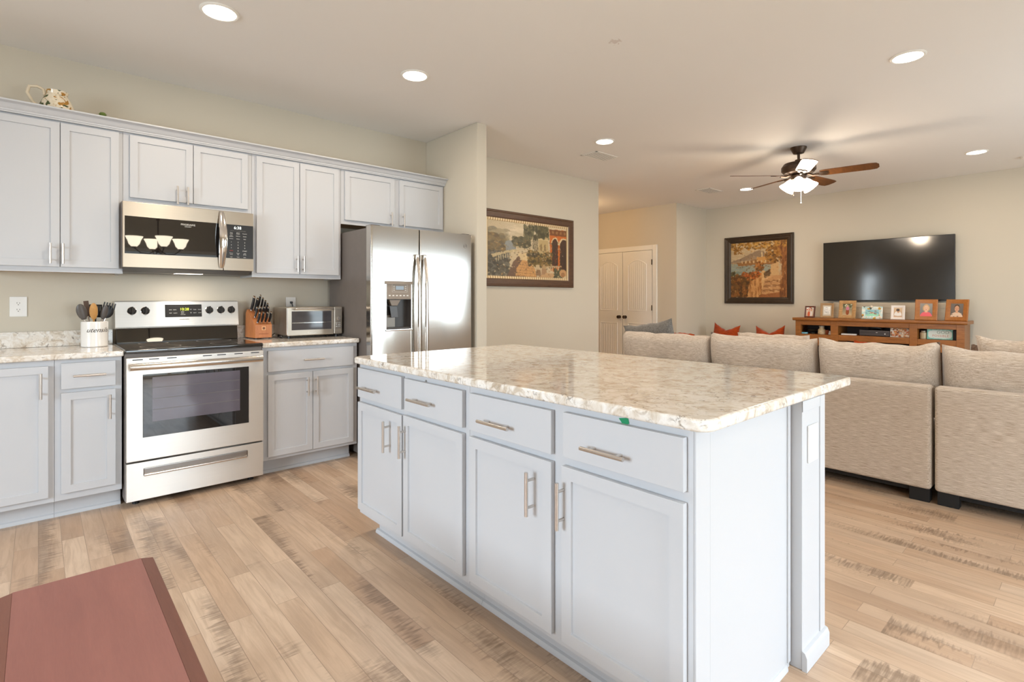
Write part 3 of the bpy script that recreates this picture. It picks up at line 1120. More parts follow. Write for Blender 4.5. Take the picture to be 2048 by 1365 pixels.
# knife block
e = empty('knife_block', (1.262, -.235, ZC), R(6), 'slanted orange-brown wooden knife block beside the toaster oven', 'knife block')
prof = [(0, .008), (0, .105), (.15, .222), (.178, .195), (.192, .008)]
MB().prism(prof, 'x', -.062, .062, .003).build('block', M['blockwood'], e)
for x in (-.05, .05):
    for y in (.015, .175): MB().cyl((x, y, 0), (x, y, .009), .007).build('foot', M['black'], e)
b = MB().box(-.014, .014, -.0015, .0005, .066, .094)
em = b.build('emblem', plain('pale_emblem', (232, 180, 122), .4), e)
MB().box(-.009, .009, -.0025, -.0014, .071, .089).build('emblem_square', plain('brown_emblem', (120, 72, 38), .4), em)
MB().box(-.036, .036, -.0012, .0004, .036, .040).build('fine_print', plain('burnt_print', (150, 84, 44), .5), e)
KB = e
kd = Vector((0, -.5, .87)).normalized()
def knife_proto(name, label, L, r, x, s, grp):
    """handle rising out of the slanted face at fraction s"""
    p = Vector((x, .15 * s, .105 + .117 * s)) + kd * .013
    wp = Matrix.Rotation(R(6), 4, 'Z') @ p + Vector((1.262, -.235, ZC))
    k = empty(name, wp, R(6), label, 'knife', grp)
    m = MB()
    pts = [kd * (L * a) + Vector((0, -.006 * math.sin(PI * a), 0)) for a in np.linspace(0, 1, 9)]
    rad = [r * (1 + .22 * math.sin(PI * a)) for a in np.linspace(0, 1, 9)]
    m.tube(pts, rad, 12, flat=((1, 0, 0), (.72, 1.25)))
    m.build('handle', M['black'], k)
    MB().tube([kd * (L - .001), kd * (L + .007)], [r * 1.02, r * .85], 12, flat=((1, 0, 0), (.78, 1.3))).build('end_cap', M['chrome'], k)
    MB().tube([kd * -.004, kd * .006], r * 1.02, 12, flat=((1, 0, 0), (.76, 1.28))).build('bolster', M['chrome'], k)
    return k
names = ('first', 'second', 'third', 'fourth')
xs = (-.041, -.014, .014, .041)
gS = 'steak knives in the wooden block'
k0 = knife_proto('steak_knife', 'steak knife, leftmost of the lowest row in the wooden block', .078, .0085, xs[0], .10, gS)
k1 = knife_proto('steak_knife', 'steak knife, leftmost of the second row in the wooden block', .078, .0085, xs[0], .42, gS)
rot6 = Matrix.Rotation(R(6), 4, 'Z')
for i in (1, 2, 3):
    for kk, row in ((k0, 'lowest'), (k1, 'second')):
        copy_tree(kk, loc=kk.location + rot6 @ Vector((xs[i] - xs[0], 0, 0)), label='steak knife, %s from left of the %s row in the wooden block' % (names[i], row))
gK = 'large knives in the wooden block'
knife_proto('kitchen_knife', 'large black-handled knife at top left of the wooden block', .108, .0108, -.041, .88, gK)
knife_proto('kitchen_knife', 'large black-handled knife just right of the top left one', .102, .0108, -.0195, .80, gK)
for i, (L, s, x) in enumerate(((.108, .97, .010), (.098, .86, .0245), (.088, .76, .039), (.074, .68, .0535))):
    knife_proto('kitchen_knife', '%s black-handled knife at the right of the wooden block' % ('tallest', 'second tallest', 'third tallest', 'shortest')[i], L, .0084, x, s, gK)

# toaster oven
e = empty('toaster_oven', (1.392, -.335, ZC), 0, 'silver countertop toaster oven on the counter beside the refrigerator', 'toaster oven')
W = .432
TS = plain('toaster_silver', (188, 178, 164), .3, .85)
MB().box(.003, W - .003, .0, .28, .022, .238, .008, 3).build('body', TS, e)
for x in (.03, W - .03):
    for y in (.03, .25): MB().cyl((x, y, 0), (x, y, .024), .012, .010).build('foot', M['black'], e)
dd = MB().box(.004, .362, -.018, -.001, .02, .236, .005, 3).build('door', TS, e)
tg = plain('toaster_glass', (66, 64, 68), .06, spec=.8)
MB().box(.034, .342, -.0205, -.016, .063, .206, .001).build('glass', tg, dd)
mb = MB()
for z in (.115, .119): mb.box(.036, .34, -.0215, -.0203, z, z + .0015)
mb.build('rack', M['chrome'], dd)
mb = MB().tube([(.05, -.046, .222), (.345, -.046, .222)], .008, 12)
for x in (.07, .325): mb.cyl((x, -.046, .222), (x, -.016, .222), .005)
mb.build('handle', M['chrome'], dd)
text_obj('brand_print', 'Cuisinart', .018, M['ink'], dd, (.188, -.0186, .038), (R(90), 0, 0), .0005)
cp = MB().box(.365, W, -.018, .0, .022, .238, .005, 3).build('control_panel', TS, e)
MB().box(.373, .424, -.0195, -.017, .06, .222, .001).build('face', plain('panel_grey', (150, 142, 132), .35, .6), cp)
kb = Matrix.Translation((.400, -.019, .145)) @ Matrix.Rotation(R(90), 4, 'X')
MB().lathe([(.016, 0), (.016, .008), (.013, .012), (0, .012)], 24, kb).build('knob', M['chrome'], cp)
for r in range(3):
    for c in range(3):
        MB().lathe([(.0045, 0), (.0045, .003), (0, .004)], 10, Matrix.Translation((.385 + c * .014, -.019, .108 - r * .014)) @ Matrix.Rotation(R(90), 4, 'X')).build('button', M['chrome'], cp)
mb = MB().box(.140, .158, .306, .329, .262, .280, .004)
mb.build('plug', M['black'], e)
pts = [(.149, .308, .264), (.152, .300, .25), (.15, .294, .2), (.10, .292, .1), (.0, .29, .02), (-.05, .2, .006), (-.036, .08, .006), (-.028, .03, .02), (-.02, .02, .012), (-.012, .05, .006), (-.02, .09, .006)]
MB().tube(pts, .0035, 8).build('cord', M['black'], e)

# pitcher and ornament on top of the uppers
e = empty('pitcher', (.085, -.20, 2.2885), 0, 'cream ceramic pitcher with painted leaves on top of the left upper cabinet', 'pitcher')
t = NT('floral_glaze')
v = t.coord()
n1, n2, n3 = t.noise(v, 28, 3, .5, .5), t.noise(t.coord(loc=(3, 1, 2)), 24, 3, .5, .5), t.noise(t.coord(loc=(8, 5, 2)), 60, 2, .5, 1.5)
c = t.ramp(n3, [(.3, C3(226, 208, 178)), (.6, C3(238, 224, 200))])
c = t.mix(t.ramp(n1, [(.56, (0, 0, 0)), (.59, (1, 1, 1))]), c, C3(72, 84, 48))
c = t.mix(t.ramp(n2, [(.57, (0, 0, 0)), (.60, (1, 1, 1))]), c, C3(176, 126, 52))
t.base(c)
t.set(Roughness=.2)
MB().lathe([(0, 0), (.045, 0), (.05, .006), (.078, .06), (.082, .095), (.066, .135), (.050, .165), (.056, .185), (.053, .186), (.046, .165), (.06, .135), (.074, .095), (.04, .012), (0, .01)], 36).build('body', t.m, e)
pts = [(-.074, 0, .075), (-.11, 0, .10), (-.135, 0, .15), (-.125, 0, .19), (-.09, 0, .198), (-.062, 0, .185), (-.058, 0, .163), (-.06, 0, .15)]
MB().tube(pts, [.009, .009, .009, .009, .009, .009, .008, .007], 12).build('handle', plain('cream_glaze', (222, 206, 180), .2), e)
o = MB().lathe([(0, 0), (.02, 0), (.024, .03), (.02, .055), (.008, .062), (.014, .07), (.02, .082), (.014, .092), (0, .095)], 20).build('green_ornament', plain('green_glaze', (104, 122, 58), .3))
o.location = (.30, -.27, 2.2885)
tag(o, 'small green ornament peeking over the crown moulding right of the pitcher', 'ornament')

# ------------------------------------------------------------------ dining bench (lower left)
e = empty('dining_bench', (.088, -3.4, 0), 0, 'reddish brown wooden dining bench in the lower left corner', 'bench')
pts = []
hx, hy, r = .170, .86, .03
for cx, cy, a0 in ((hx - r, hy - r, 0), (-hx + r, hy - r, 90), (-hx + r, -hy + r, 180), (hx - r, -hy + r, 270)):
    for k in range(5):
        a = R(a0 + 22.5 * k)
        pts.append((cx + r * math.cos(a), cy + r * math.sin(a)))
MB().prism(pts, 'z', .415, .437, .002).build('seat', M['bench'], e)
# slightly raised top board leaves a band along both long sides
MB().box(-.139, .139, -.82, .859, .437, .4495, .0015).build('top_board', M['bench'], e)
sd = wood('mahogany_edge', (112, 68, 56), (128, 80, 66), .45, (14, 1.2, 14), 2.0)
for s in (-1, 1):
    MB().prism([(s * .139, .437), (s * .170, .437), (s * .167, .444), (s * .139, .4494)], 'y', -.82, .855).build('edge_band', sd, e)
for sx in (-1, 1):
    for sy in (-1, 1):
        MB().box(sx * .12 - .03, sx * .12 + .03, sy * .74 - .03, sy * .74 + .03, 0, .416, .004).build('leg', M['bench'], e)
MB().box(-.11, .11, -.72, .72, .34, .416, .002).build('apron', M['bench'], e)

# ------------------------------------------------------------------ ceiling things
def downlight_proto(loc, label):
    e = empty('recessed_light', loc, 0, label, 'ceiling light', 'recessed ceiling lights')
    MB().lathe([(.096, 0), (.096, -.004), (.088, -.009), (.080, -.007), (.078, 0)], 40, cap=False).build('trim_ring', M['trim'], e)
    MB().lathe([(.0, -.004), (.05, -.0045), (.079, -.006), (.079, -.002), (0, -.002)], 40).build('lens', M['lens'], e)
    l = bpy.data.lights.new('downlight', 'AREA')
    l.shape = 'DISK'
    l.size = .15
    l.energy = 9.5
    l.color = (1.0, .85, .68)
    lo = bpy.data.objects.new('downlight', l)
    lo.location = (0, 0, -.012)
    COL.objects.link(lo)
    lo.parent = e
    return e
DL = [((.724, -1.285), 'round recessed ceiling light nearest the left cabinets'),
      ((1.929, -1.285), 'round recessed ceiling light above the refrigerator end of the island'),
      ((4.114, -1.20), 'round recessed ceiling light beside the nearer ceiling vent'),
      ((7.37, -1.12), 'round recessed ceiling light by the fan blade and farther vent'),
      ((4.108, -3.616), 'large round recessed ceiling light above the sofa at right'),
      ((7.308, -3.56), 'round recessed ceiling light at far right near the television')]
p = downlight_proto((DL[0][0][0], DL[0][0][1], CE), DL[0][1])
for (x, y), lb in DL[1:]:
    copy_tree(p, loc=(x, y, CE), label=lb)


def vent(loc, label, rz=0):
    e = empty('ceiling_vent', loc, rz, label, 'vent', 'ceiling air vents')
    mb = MB()
    a, b = .19, .11
    mb.box(-a, a, -b, -b + .02, -.006, 0, .002).box(-a, a, b - .02, b, -.006, 0, .002).box(-a, -a + .02, -b, b, -.006, 0, .002).box(a - .02, a, -b, b, -.006, 0, .002)
    mb.build('frame', M['trim'], e)
    MB().box(-a + .02, a - .02, -b + .02, b - .02, -.0015, -.0002).build('duct', plain('duct_dark', (70, 62, 52), .8), e)
    for k in range(7):
        y = -b + .032 + k * (2 * b - .064) / 6
        MB().box(-a + .02, a - .02, -.0065, .0065, -.0008, .0008, M=Matrix.Translation((0, y, -.006)) @ Matrix.Rotation(R(-8), 4, 'X')).build('slat', M['trim'], e)
vent((4.505, -.83, CE), 'white slatted ceiling vent nearer the kitchen, beside a recessed light')
vent((7.09, -.715, CE), 'white slatted ceiling vent farther away toward the hall corner')
o = MB().lathe([(0, -.035), (.045, -.035), (.058, -.025), (.062, 0)], 28, cap=True).build('smoke_detector', M['white'])
o.location = (7.93, -3.905, CE)
tag(o, 'small white round smoke detector on the ceiling at right edge', 'smoke detector')

# ceiling fan
FX, FY = 5.75, -2.38
e = empty('ceiling_fan', (FX, FY, CE), 0, 'bronze five-blade ceiling fan with lit glass shades', 'ceiling fan')
MB().lathe([(.0, 0), (.075, 0), (.075, -.012), (.050, -.060), (.020, -.066), (0, -.066)], 32).build('canopy', M['bronze'], e)
MB().lathe([(.0, -.06), (.013, -.06), (.013, -.12), (.032, -.125), (.036, -.145), (.0, -.145)], 20).build('downrod', M['bronze'], e)
MB().lathe([(0, -.14), (.06, -.145), (.135, -.165), (.158, -.20), (.158, -.235), (.135, -.262), (.09, -.27), (0, -.27)], 40).build('motor', M['bronze'], e)
bl_z = -.285
for k in range(5):
    a = R(-80 + 72 * k)
    mx = Matrix.Rotation(a, 4, 'Z') @ Matrix.Translation((0, 0, bl_z))
    tilt = Matrix.Rotation(R(-13), 4, 'X')
    pts = [(.19, -.055), (.24, -.064), (.60, -.07), (.655, -.062), (.675, -.03), (.675, .03), (.655, .062), (.60, .07), (.24, .064), (.19, .055)]
    bl = MB().prism(pts, 'z', -.003, .003, .001, M=mx @ tilt).build('blade', M['blade'], e)
    m = MB()
    m.tube([mx @ Vector((.07, 0, .012)), mx @ Vector((.13, .0, -.012)), mx @ Vector((.18, 0, -.008))], [.010, .012, .014], 10)
    m.prism([(.16, -.03), (.24, -.045), (.27, -.02), (.25, 0), (.27, .02), (.24, .045), (.16, .03)], 'z', -.009, -.0035, .001, M=mx @ tilt)
    m.build('blade_iron', M['bronze'], bl)
MB().lathe([(0, -.268), (.06, -.27), (.075, -.29), (.07, -.325), (.05, -.34), (0, -.345)], 28).build('light_fitter', M['bronze'], e)
for k in range(3):
    a = R(200 + 120 * k)
    mx = Matrix.Rotation(a, 4, 'Z') @ Matrix.Translation((.055, 0, -.325)) @ Matrix.Rotation(R(-42), 4, 'Y')
    MB().lathe([(.018, .01), (.03, -.005), (.045, -.035), (.055, -.07), (.072, -.10), (.076, -.115), (.070, -.114), (.05, -.075), (.028, -.02), (.016, 0)], 28, mx, cap=False).build('lamp_shade', M['bulb'], e)
    MB().sphere(mx @ Vector((0, 0, -.06)), .027).build('bulb', M['bulb'], e)
MB().tube([(.012, -.02, -.34), (.012, -.02, -.56)], .0012, 6).sphere((.012, -.02, -.567), .008).build('pull_chain', M['nickel'], e)
MB().tube([(-.02, .045, -.34), (-.02, .045, -.475)], .0012, 6).sphere((-.02, .045, -.48), .008).build('pull_chain', M['bronze'], e)
l = bpy.data.lights.new('fan_light', 'POINT')
l.energy = 15
l.color = (1.0, .81, .60)
l.shadow_soft_size = .10
lo = bpy.data.objects.new('fan_light', l)
lo.location = (0, 0, -.50)
COL.objects.link(lo)
lo.parent = e

# chandelier over the dining table; only its mirror image in the microwave door is in the picture
e = empty('chandelier', (1.21, -4.92, CE), 0, 'bronze chandelier with lit glass bowls mirrored in the microwave door', 'chandelier')
MB().lathe([(0, 0), (.065, 0), (.06, -.02), (.015, -.035), (0, -.035)], 28).build('canopy', M['bronze'], e)
MB().tube([(0, 0, -.03), (0, 0, -.45)], .006, 8).sphere((0, 0, -.46), .022).tube([(0, 0, -.46), (0, 0, -.86)], .008, 10).sphere((0, 0, -.88), .035).build('stem', M['bronze'], e)
for k in range(4):
    a = R(84 + 90 * k)
    c, s_ = math.cos(a), math.sin(a)
    MB().tube([(0, 0, -.86), (.10 * c, .10 * s_, -.93), (.20 * c, .20 * s_, -.92), (.27 * c, .27 * s_, -.86)], .007, 8).lathe([(0, -.865), (.035, -.86), (.03, -.845), (0, -.84)], 20, Matrix.Translation((.27 * c, .27 * s_, 0))).build('arm', M['bronze'], e)
    MB().lathe([(.03, -.845), (.06, -.81), (.075, -.76), (.095, -.72), (.10, -.71), (.09, -.715), (.07, -.76), (.05, -.81), (.0, -.84)], 28, Matrix.Translation((.27 * c, .27 * s_, 0)), cap=False).build('glass_bowl', emissive('lit_bowl', (255, 240, 214), 11.0), e)

# warm flush light in the hall (out of sight behind the painting wall)
e = empty('hall_light', (6.35, 1.35, CE), 0, 'warm dome light on the hall ceiling', 'ceiling light')
MB().lathe([(0, -.10), (.06, -.095), (.12, -.06), (.15, -.012), (.15, 0)], 32).build('dome', emissive('lit_dome', (255, 214, 150), 4.0), e)
l = bpy.data.lights.new('hall_lamp', 'POINT')
l.energy = 16
l.color = (1.0, .66, .34)
l.shadow_soft_size = .12
lo = bpy.data.objects.new('hall_lamp', l)
lo.location = (0, 0, -.22)
COL.objects.link(lo)
lo.parent = e


# ------------------------------------------------------------------ pictures painted on a fine grid
class Canvas:
    def __init__(s, w, h, top, bot, seed=1):
        s.w, s.h = w, h
        yy, xx = np.mgrid[0:h, 0:w]
        s.x, s.y = (xx + .5) / w, (yy + .5) / h
        t = s.y[..., None]
        s.a = np.array(top, float) * (1 - t) + np.array(bot, float) * t
        s.r = np.random.RandomState(seed)

    def poly(s, pts, c, alpha=1.0, wob=0.0):
        x, y = s.x, s.y
        if wob:
            x = x + wob * np.sin(s.y * 61 + 3 * np.sin(s.x * 47)); y = y + wob * np.sin(s.x * 53 + 2 * np.sin(s.y * 71))
        ins = np.zeros_like(x, bool)
        n = len(pts)
        for i in range(n):
            (x0, y0), (x1, y1) = pts[i], pts[(i + 1) % n]
            if y0 == y1: continue
            cnd = ((y0 > y) != (y1 > y)) & (x < (x1 - x0) * (y - y0) / (y1 - y0) + x0)
            ins ^= cnd
        s.a[ins] = s.a[ins] * (1 - alpha) + np.array(c, float) * alpha
        return s

    def ell(s, cx, cy, rx, ry, c, alpha=1.0):
        m = ((s.x - cx) / rx) ** 2 + ((s.y - cy) / ry) ** 2 < 1
        s.a[m] = s.a[m] * (1 - alpha) + np.array(c, float) * alpha
        return s

    def dabs(s, x0, x1, y0, y1, n, rx, ry, cols, alpha=.8, jit=14, shape=None):
        for _ in range(n):
            cx, cy = s.r.uniform(x0, x1), s.r.uniform(y0, y1)
            if shape == 'ell' and ((cx - (x0 + x1) / 2) / ((x1 - x0) / 2)) ** 2 + ((cy - (y0 + y1) / 2) / ((y1 - y0) / 2)) ** 2 > 1: continue
            c = np.array(cols[s.r.randint(len(cols))], float) + s.r.uniform(-jit, jit)
            k = s.r.uniform(.5, 1.2)
            s.ell(cx, cy, rx * k, ry * k, c, alpha)
        return s

    def line(s, p0, p1, wd, c, alpha=1.0, asp=1.0):
        (x0, y0), (x1, y1) = p0, p1
        dx, dy = (x1 - x0) * asp, y1 - y0
        L = dx * dx + dy * dy
        t = np.clip(((s.x - x0) * asp * dx + (s.y - y0) * dy) / L, 0, 1)
        d = np.hypot((s.x - x0) * asp - t * dx, s.y - y0 - t * dy)
        m = d < wd
        s.a[m] = s.a[m] * (1 - alpha) + np.array(c, float) * alpha
        return s

    def brush(s, k=2.2):
        h, w = s.h, s.w
        ph = s.r.uniform(0, 6.28, 6)
        dx = k * (np.sin(s.y * 90 + ph[0] + 2 * np.sin(s.x * 31 + ph[1])) * .6 + np.sin(s.x * 140 + s.y * 60 + ph[2]) * .5) + s.r.uniform(-.8, .8, (h, w)) * k
        dy = k * (np.sin(s.x * 80 + ph[3] + 2 * np.sin(s.y * 37 + ph[4])) * .6 + np.sin(s.y * 130 - s.x * 50 + ph[5]) * .5) + s.r.uniform(-.8, .8, (h, w)) * k
        yy, xx = np.mgrid[0:h, 0:w]
        s.a = s.a[np.clip(yy + np.rint(dy), 0, h - 1).astype(int), np.clip(xx + np.rint(dx), 0, w - 1).astype(int)]
        s.a = .7 * s.a + .3 * (np.roll(s.a, 1, 0) + np.roll(s.a, 1, 1)) / 2
        return s

    def noise(s, amp):
        s.a += s.r.uniform(-amp, amp, s.a.shape[:2])[..., None]
        return s

    def build(s, name, wd, ht, parent, rough=.5, y=0.0):
        """upright picture, facing -y, centred on the origin of its parent"""
        h, w = s.h, s.w
        a = lin(np.clip(s.a, 0, 255))
        X, Z = (s.x * w / w - .5) * wd * w / (w - 1) , (.5 - s.y) * ht * h / (h - 1)
        co = np.stack([X, np.full_like(X, y), Z], -1).reshape(-1, 3)
        idx = np.arange(h * w).reshape(h, w)
        f = np.stack([idx[:-1, :-1], idx[1:, :-1], idx[1:, 1:], idx[:-1, 1:]], -1).reshape(-1, 4)
        me = bpy.data.meshes.new(name)
        me.from_pydata(co.tolist(), [], f.tolist())
        at = me.color_attributes.new('paint', 'FLOAT_COLOR', 'POINT')
        at.data.foreach_set('color', np.concatenate([a.reshape(-1, 3), np.ones((h * w, 1))], 1).astype(np.float32).ravel())
        t = NT(name + '_paint')
        q = t.add('ShaderNodeVertexColor')
        q.layer_name = 'paint'
        t.base(q.outputs['Color'])
        t.set(Roughness=rough)
        me.materials.append(t.m)
        o = bpy.data.objects.new(name, me)
        COL.objects.link(o)
        o.parent = parent
        return o


def ring_frame(w_, h_, bw, prof, mat, parent, name='frame'):
    """mitred frame; prof = list of (inward distance, height towards viewer)"""
    b = bmesh.new()
    rows = []
    for d, z in prof:
        hw, hh = w_ / 2 - d, h_ / 2 - d
        rows.append([b.verts.new((x, -z, y)) for x, y in ((-hw, -hh), (hw, -hh), (hw, hh), (-hw, hh))])
    for A, B in zip(rows[:-1], rows[1:]):
        for i in range(4):
            b.faces.new((A[i], A[(i + 1) % 4], B[(i + 1) % 4], B[i]))
    bmesh.ops.recalc_face_normals(b, faces=b.faces[:])
    m = MB()
    m._merge(b)
    return m.build(name, mat, parent, smooth=25)


# villa terrace picture, on the painting wall
cv = Canvas(300, 184, (206, 190, 158), (214, 196, 162), 3)
cv.dabs(.2, .7, .0, .25, 60, .10, .03, [(216, 202, 172), (196, 182, 154), (224, 210, 182)], .5)
cv.poly([(0, .14), (.07, .10), (.16, .20), (.26, .34), (.27, .52), (0, .6)], (142, 134, 112), 1, .004)
cv.dabs(0, .22, .15, .40, 70, .04, .03, [(150, 140, 112), (128, 120, 96), (168, 154, 122)], .5)
cv.poly([(.16, .36), (.33, .33), (.33, .52), (.16, .55)], (142, 148, 148), 1)
cv.dabs(.0, .19, .24, .60, 190, .03, .03, [(112, 94, 56), (140, 114, 66), (90, 80, 54), (124, 106, 70)], .7)
cv.dabs(.0, .24, .55, 1.0, 240, .028, .035, [(84, 78, 62), (104, 100, 88), (70, 66, 54), (118, 112, 98)], .7)
cv.poly([(.22, 1.), (.30, .72), (.40, .55), (.50, .52), (.50, .75), (.60, 1.)], (120, 92, 72), 1)
cv.poly([(.32, .98), (.34, .84), (.41, .68), (.43, .56), (.48, .55), (.50, .70), (.57, .84), (.59, 1.0)], (214, 164, 104), 1)
cv.poly([(.35, .60), (.42, .54), (.48, .54), (.49, .68), (.40, .70)], (228, 206, 160), .9, .01)
for k in range(6): cv.line((.33, .72 + .05 * k), (.58, .74 + .05 * k), .004, (150, 104, 66), .6, 1.6)
for k in range(5): cv.line((.44 + .01 * k, .7), (.35 + .055 * k, .98), .003, (158, 110, 70), .5, 1.6)
cv.poly([(.04, .62), (.20, .53), (.34, .49), (.34, .525), (.22, .575), (.06, .665)], (198, 180, 140), 1, .004)
for k in range(9): cv.line((.10 + .026 * k, .645 - .011 * k), (.10 + .026 * k, .735 - .018 * k), .007, (206, 192, 156), .9, 1.6)
for k in range(6): cv.line((.36 + .018 * k, .45), (.36 + .018 * k, .50), .006, (196, 180, 142), .9, 1.6)
cv.line((.35, .44), (.48, .44), .010, (214, 198, 158), 1, 1.6)
cv.dabs(.29, .50, .25, .44, 120, .024, .03, [(96, 88, 58), (74, 72, 48), (122, 108, 70)], .75)
cv.dabs(.43, .74, .02, .26, 190, .02, .04, [(92, 88, 58), (70, 68, 46), (122, 114, 80)], .75)
for k in range(5): cv.line((.55 + .018 * k, .2), (.54 + .018 * k, .58), .008, (84, 76, 50), .9, 1.6)
cv.poly([(.615, .12), (.74, .10), (.75, .70), (.61, .66)], (194, 172, 124), 1)
cv.line((.615, .26), (.745, .27), .012, (214, 196, 150), 1, 1.6)
cv.dabs(.62, .74, .05, .22, 50, .018, .045, [(96, 90, 58), (78, 74, 48)], .8)
for k in range(2): cv.ell(.65 + .05 * k, .42, .012, .07, (140, 116, 76), .9)
cv.poly([(.76, .04), (1, .04), (1, .92), (.78, .86)], (206, 112, 40), 1)
cv.poly([(.75, .0), (1, .0), (1, .035), (.75, .045)], (222, 204, 170), 1)
cv.poly([(.76, .045), (1, .04), (1, .16), (.77, .165)], (128, 78, 40), 1)
for k in range(4): cv.ell(.81 + .055 * k, .10, .014, .03, (164, 120, 72), .9)
for cx, rx, yb in ((.838, .042, .78), (.965, .058, .90)):
    cv.ell(cx, .34, rx * 1.28, .145, (224, 200, 158), 1)
    cv.poly([(cx - rx * 1.28, .34), (cx + rx * 1.28, .34), (cx + rx * 1.28, .40), (cx - rx * 1.28, .40)], (206, 112, 40), 1)
    cv.ell(cx, .35, rx, .125, (78, 52, 36), 1)
    cv.poly([(cx - rx, .35), (cx + rx, .35), (cx + rx, yb), (cx - rx, yb)], (72, 50, 36), 1)
    cv.dabs(cx - rx * .8, cx + rx * .8, .4, yb, 14, .01, .05, [(120, 66, 36), (92, 58, 40)], .5)
cv.poly([(.48, .6), (.62, .55), (.78, .6), (.80, .8), (.6, .8), (.5, .75)], (104, 82, 50), 1, .01)
cv.dabs(.48, .80, .50, .80, 190, .020, .028, [(92, 82, 46), (128, 108, 58), (70, 62, 40), (150, 120, 66)], .75)
cv.ell(.605, .80, .028, .05, (206, 184, 146), 1).ell(.69, .80, .028, .055, (190, 160, 116), 1)
cv.poly([(.585, .85), (.64, .85), (.65, .97), (.58, .97)], (150, 118, 86), 1)
cv.poly([(.66, .82), (.72, .82), (.73, .96), (.65, .96)], (178, 142, 106), 1)
for k in range(6): cv.line((.745 + .028 * k, .80 - .004 * k), (.745 + .028 * k, .90 - .004 * k), .011, (214, 192, 158), .9, 1.6)
cv.line((.73, .785), (.92, .765), .014, (206, 180, 142), .9, 1.6)
cv.poly([(.60, 1.), (.74, .90), (.86, .92), (.90, 1.)], (204, 166, 122), 1, .006)
cv.dabs(.83, .94, .82, 1.0, 60, .016, .03, [(84, 82, 60), (108, 104, 74), (62, 62, 48)], .8)
cv.ell(.95, .90, .05, .08, (206, 160, 110), 1).ell(.95, .93, .03, .05, (160, 116, 76), .8)
cv.dabs(.05, .95, .3, .98, 220, .009, .012, [(232, 214, 176), (70, 60, 42), (150, 118, 76), (92, 78, 52), (206, 160, 104)], .55)
cv.a *= np.array((.93, .91, .88))
cv.brush(.8).noise(8)
e = empty('framed_painting', (4.2425, -.001, 1.776), 0, 'wide framed terrace painting in brown frame on the wall beside the refrigerator', 'painting', 'framed paintings')
w_, h_ = 1.485, .838
ring_frame(w_, h_, .105, [(0, 0), (0, .026), (.008, .034), (.02, .034), (.026, .028), (.07, .024), (.088, .014), (.088, .004)], M['frame1'], e)
t = NT('fluted_gilt')
br = t.add('ShaderNodeTexWave')
br.inputs['Scale'].default_value = 9.0
t.link(t.coord('Object', (1, 0, 1)), br.inputs['Vector'])
t.base(t.ramp(br.outputs['Fac'], [(.2, C3(170, 140, 94)), (.7, C3(222, 202, 164))]))
t.set(Roughness=.4, Metallic=.2)
ring_frame(w_ - .174, h_ - .174, .03, [(0, .003), (0, .015), (.024, .012), (.03, .006)], t.m, e, 'liner')
cv.build('canvas', w_ - .23, h_ - .23, e, .35, -.0075)

# lake path picture, on the television wall (faces -x)
cv = Canvas(220, 226, (196, 172, 136), (196, 176, 142), 8)
cv.dabs(0, 1, .05, .4, 90, .10, .03, [(206, 184, 148), (184, 162, 128), (212, 194, 160)], .4)
cv.poly([(0, .34), (.2, .28), (.34, .22), (.5, .15), (.62, .2), (.8, .28), (.8, .42), (0, .42)], (150, 128, 104), 1, .004)
cv.poly([(.0, .36), (.3, .32), (.45, .26), (.60, .28), (.6, .4), (.0, .42)], (164, 140, 112), 1)
cv.poly([(0, .38), (.8, .38), (.8, .66), (0, .68)], (150, 158, 146), 1)
cv.dabs(.0, .5, .44, .64, 60, .06, .012, [(134, 148, 140), (164, 168, 152), (122, 138, 130)], .5)
cv.poly([(.1, .37), (.5, .31), (.82, .33), (.82, .42), (.5, .41), (.16, .43)], (150, 106, 62), 1, .004)
cv.poly([(.48, .28), (.64, .27), (.65, .39), (.47, .39)], (206, 152, 84), 1)
for k in range(9): cv.poly([(.2 + .07 * k, .33), (.225 + .07 * k, .33), (.225 + .07 * k, .38), (.2 + .07 * k, .38)], (216, 186, 140), .9)
cv.line((.57, .20), (.57, .27), .012, (226, 200, 152), 1)
cv.dabs(.1, .75, .42, .47, 50, .02, .006, [(110, 84, 56), (196, 168, 126)], .6)
cv.poly([(0, .62), (.3, .60), (.55, .56), (.58, 1), (0, 1)], (96, 60, 26), 1, .008)
cv.dabs(0, .55, .58, 1, 260, .03, .03, [(92, 62, 26), (124, 84, 34), (70, 48, 22), (150, 94, 40)], .6)
cv.dabs(.22, .56, .54, .68, 130, .02, .016, [(176, 84, 28), (120, 70, 26), (206, 120, 50), (84, 62, 30)], .8)
cv.poly([(.36, .72), (.56, .60), (.60, .85), (.52, 1), (.3, 1), (.34, .86)], (206, 152, 92), 1, .01)
cv.dabs(.32, .56, .66, 1, 60, .012, .05, [(168, 108, 54), (222, 174, 116), (140, 88, 44)], .55)
cv.poly([(.56, .52), (.62, .52), (.63, .82), (.57, .86)], (214, 172, 116), 1)
cv.dabs(.44, .60, .36, .54, 90, .018, .02, [(150, 90, 36), (186, 118, 52), (96, 66, 30)], .8, shape='ell')
cv.poly([(.60, .56), (.80, .44), (.82, .62), (.62, .70)], (128, 96, 60), 1)
cv.line((.61, .58), (.74, .50), .008, (62, 48, 32), 1)
for k in range(5): cv.line((.62 + .026 * k, .57 - .015 * k), (.63 + .026 * k, .68 - .02 * k), .004, (70, 54, 36), 1)
cv.poly([(.72, .42), (.86, .38), (.86, .62), (.72, .62)], (206, 168, 118), 1, .006)
cv.poly([(.55, 1.), (.58, .84), (.62, .66), (.74, .61), (.93, .61), (.92, 1.)], (196, 148, 98), 1)
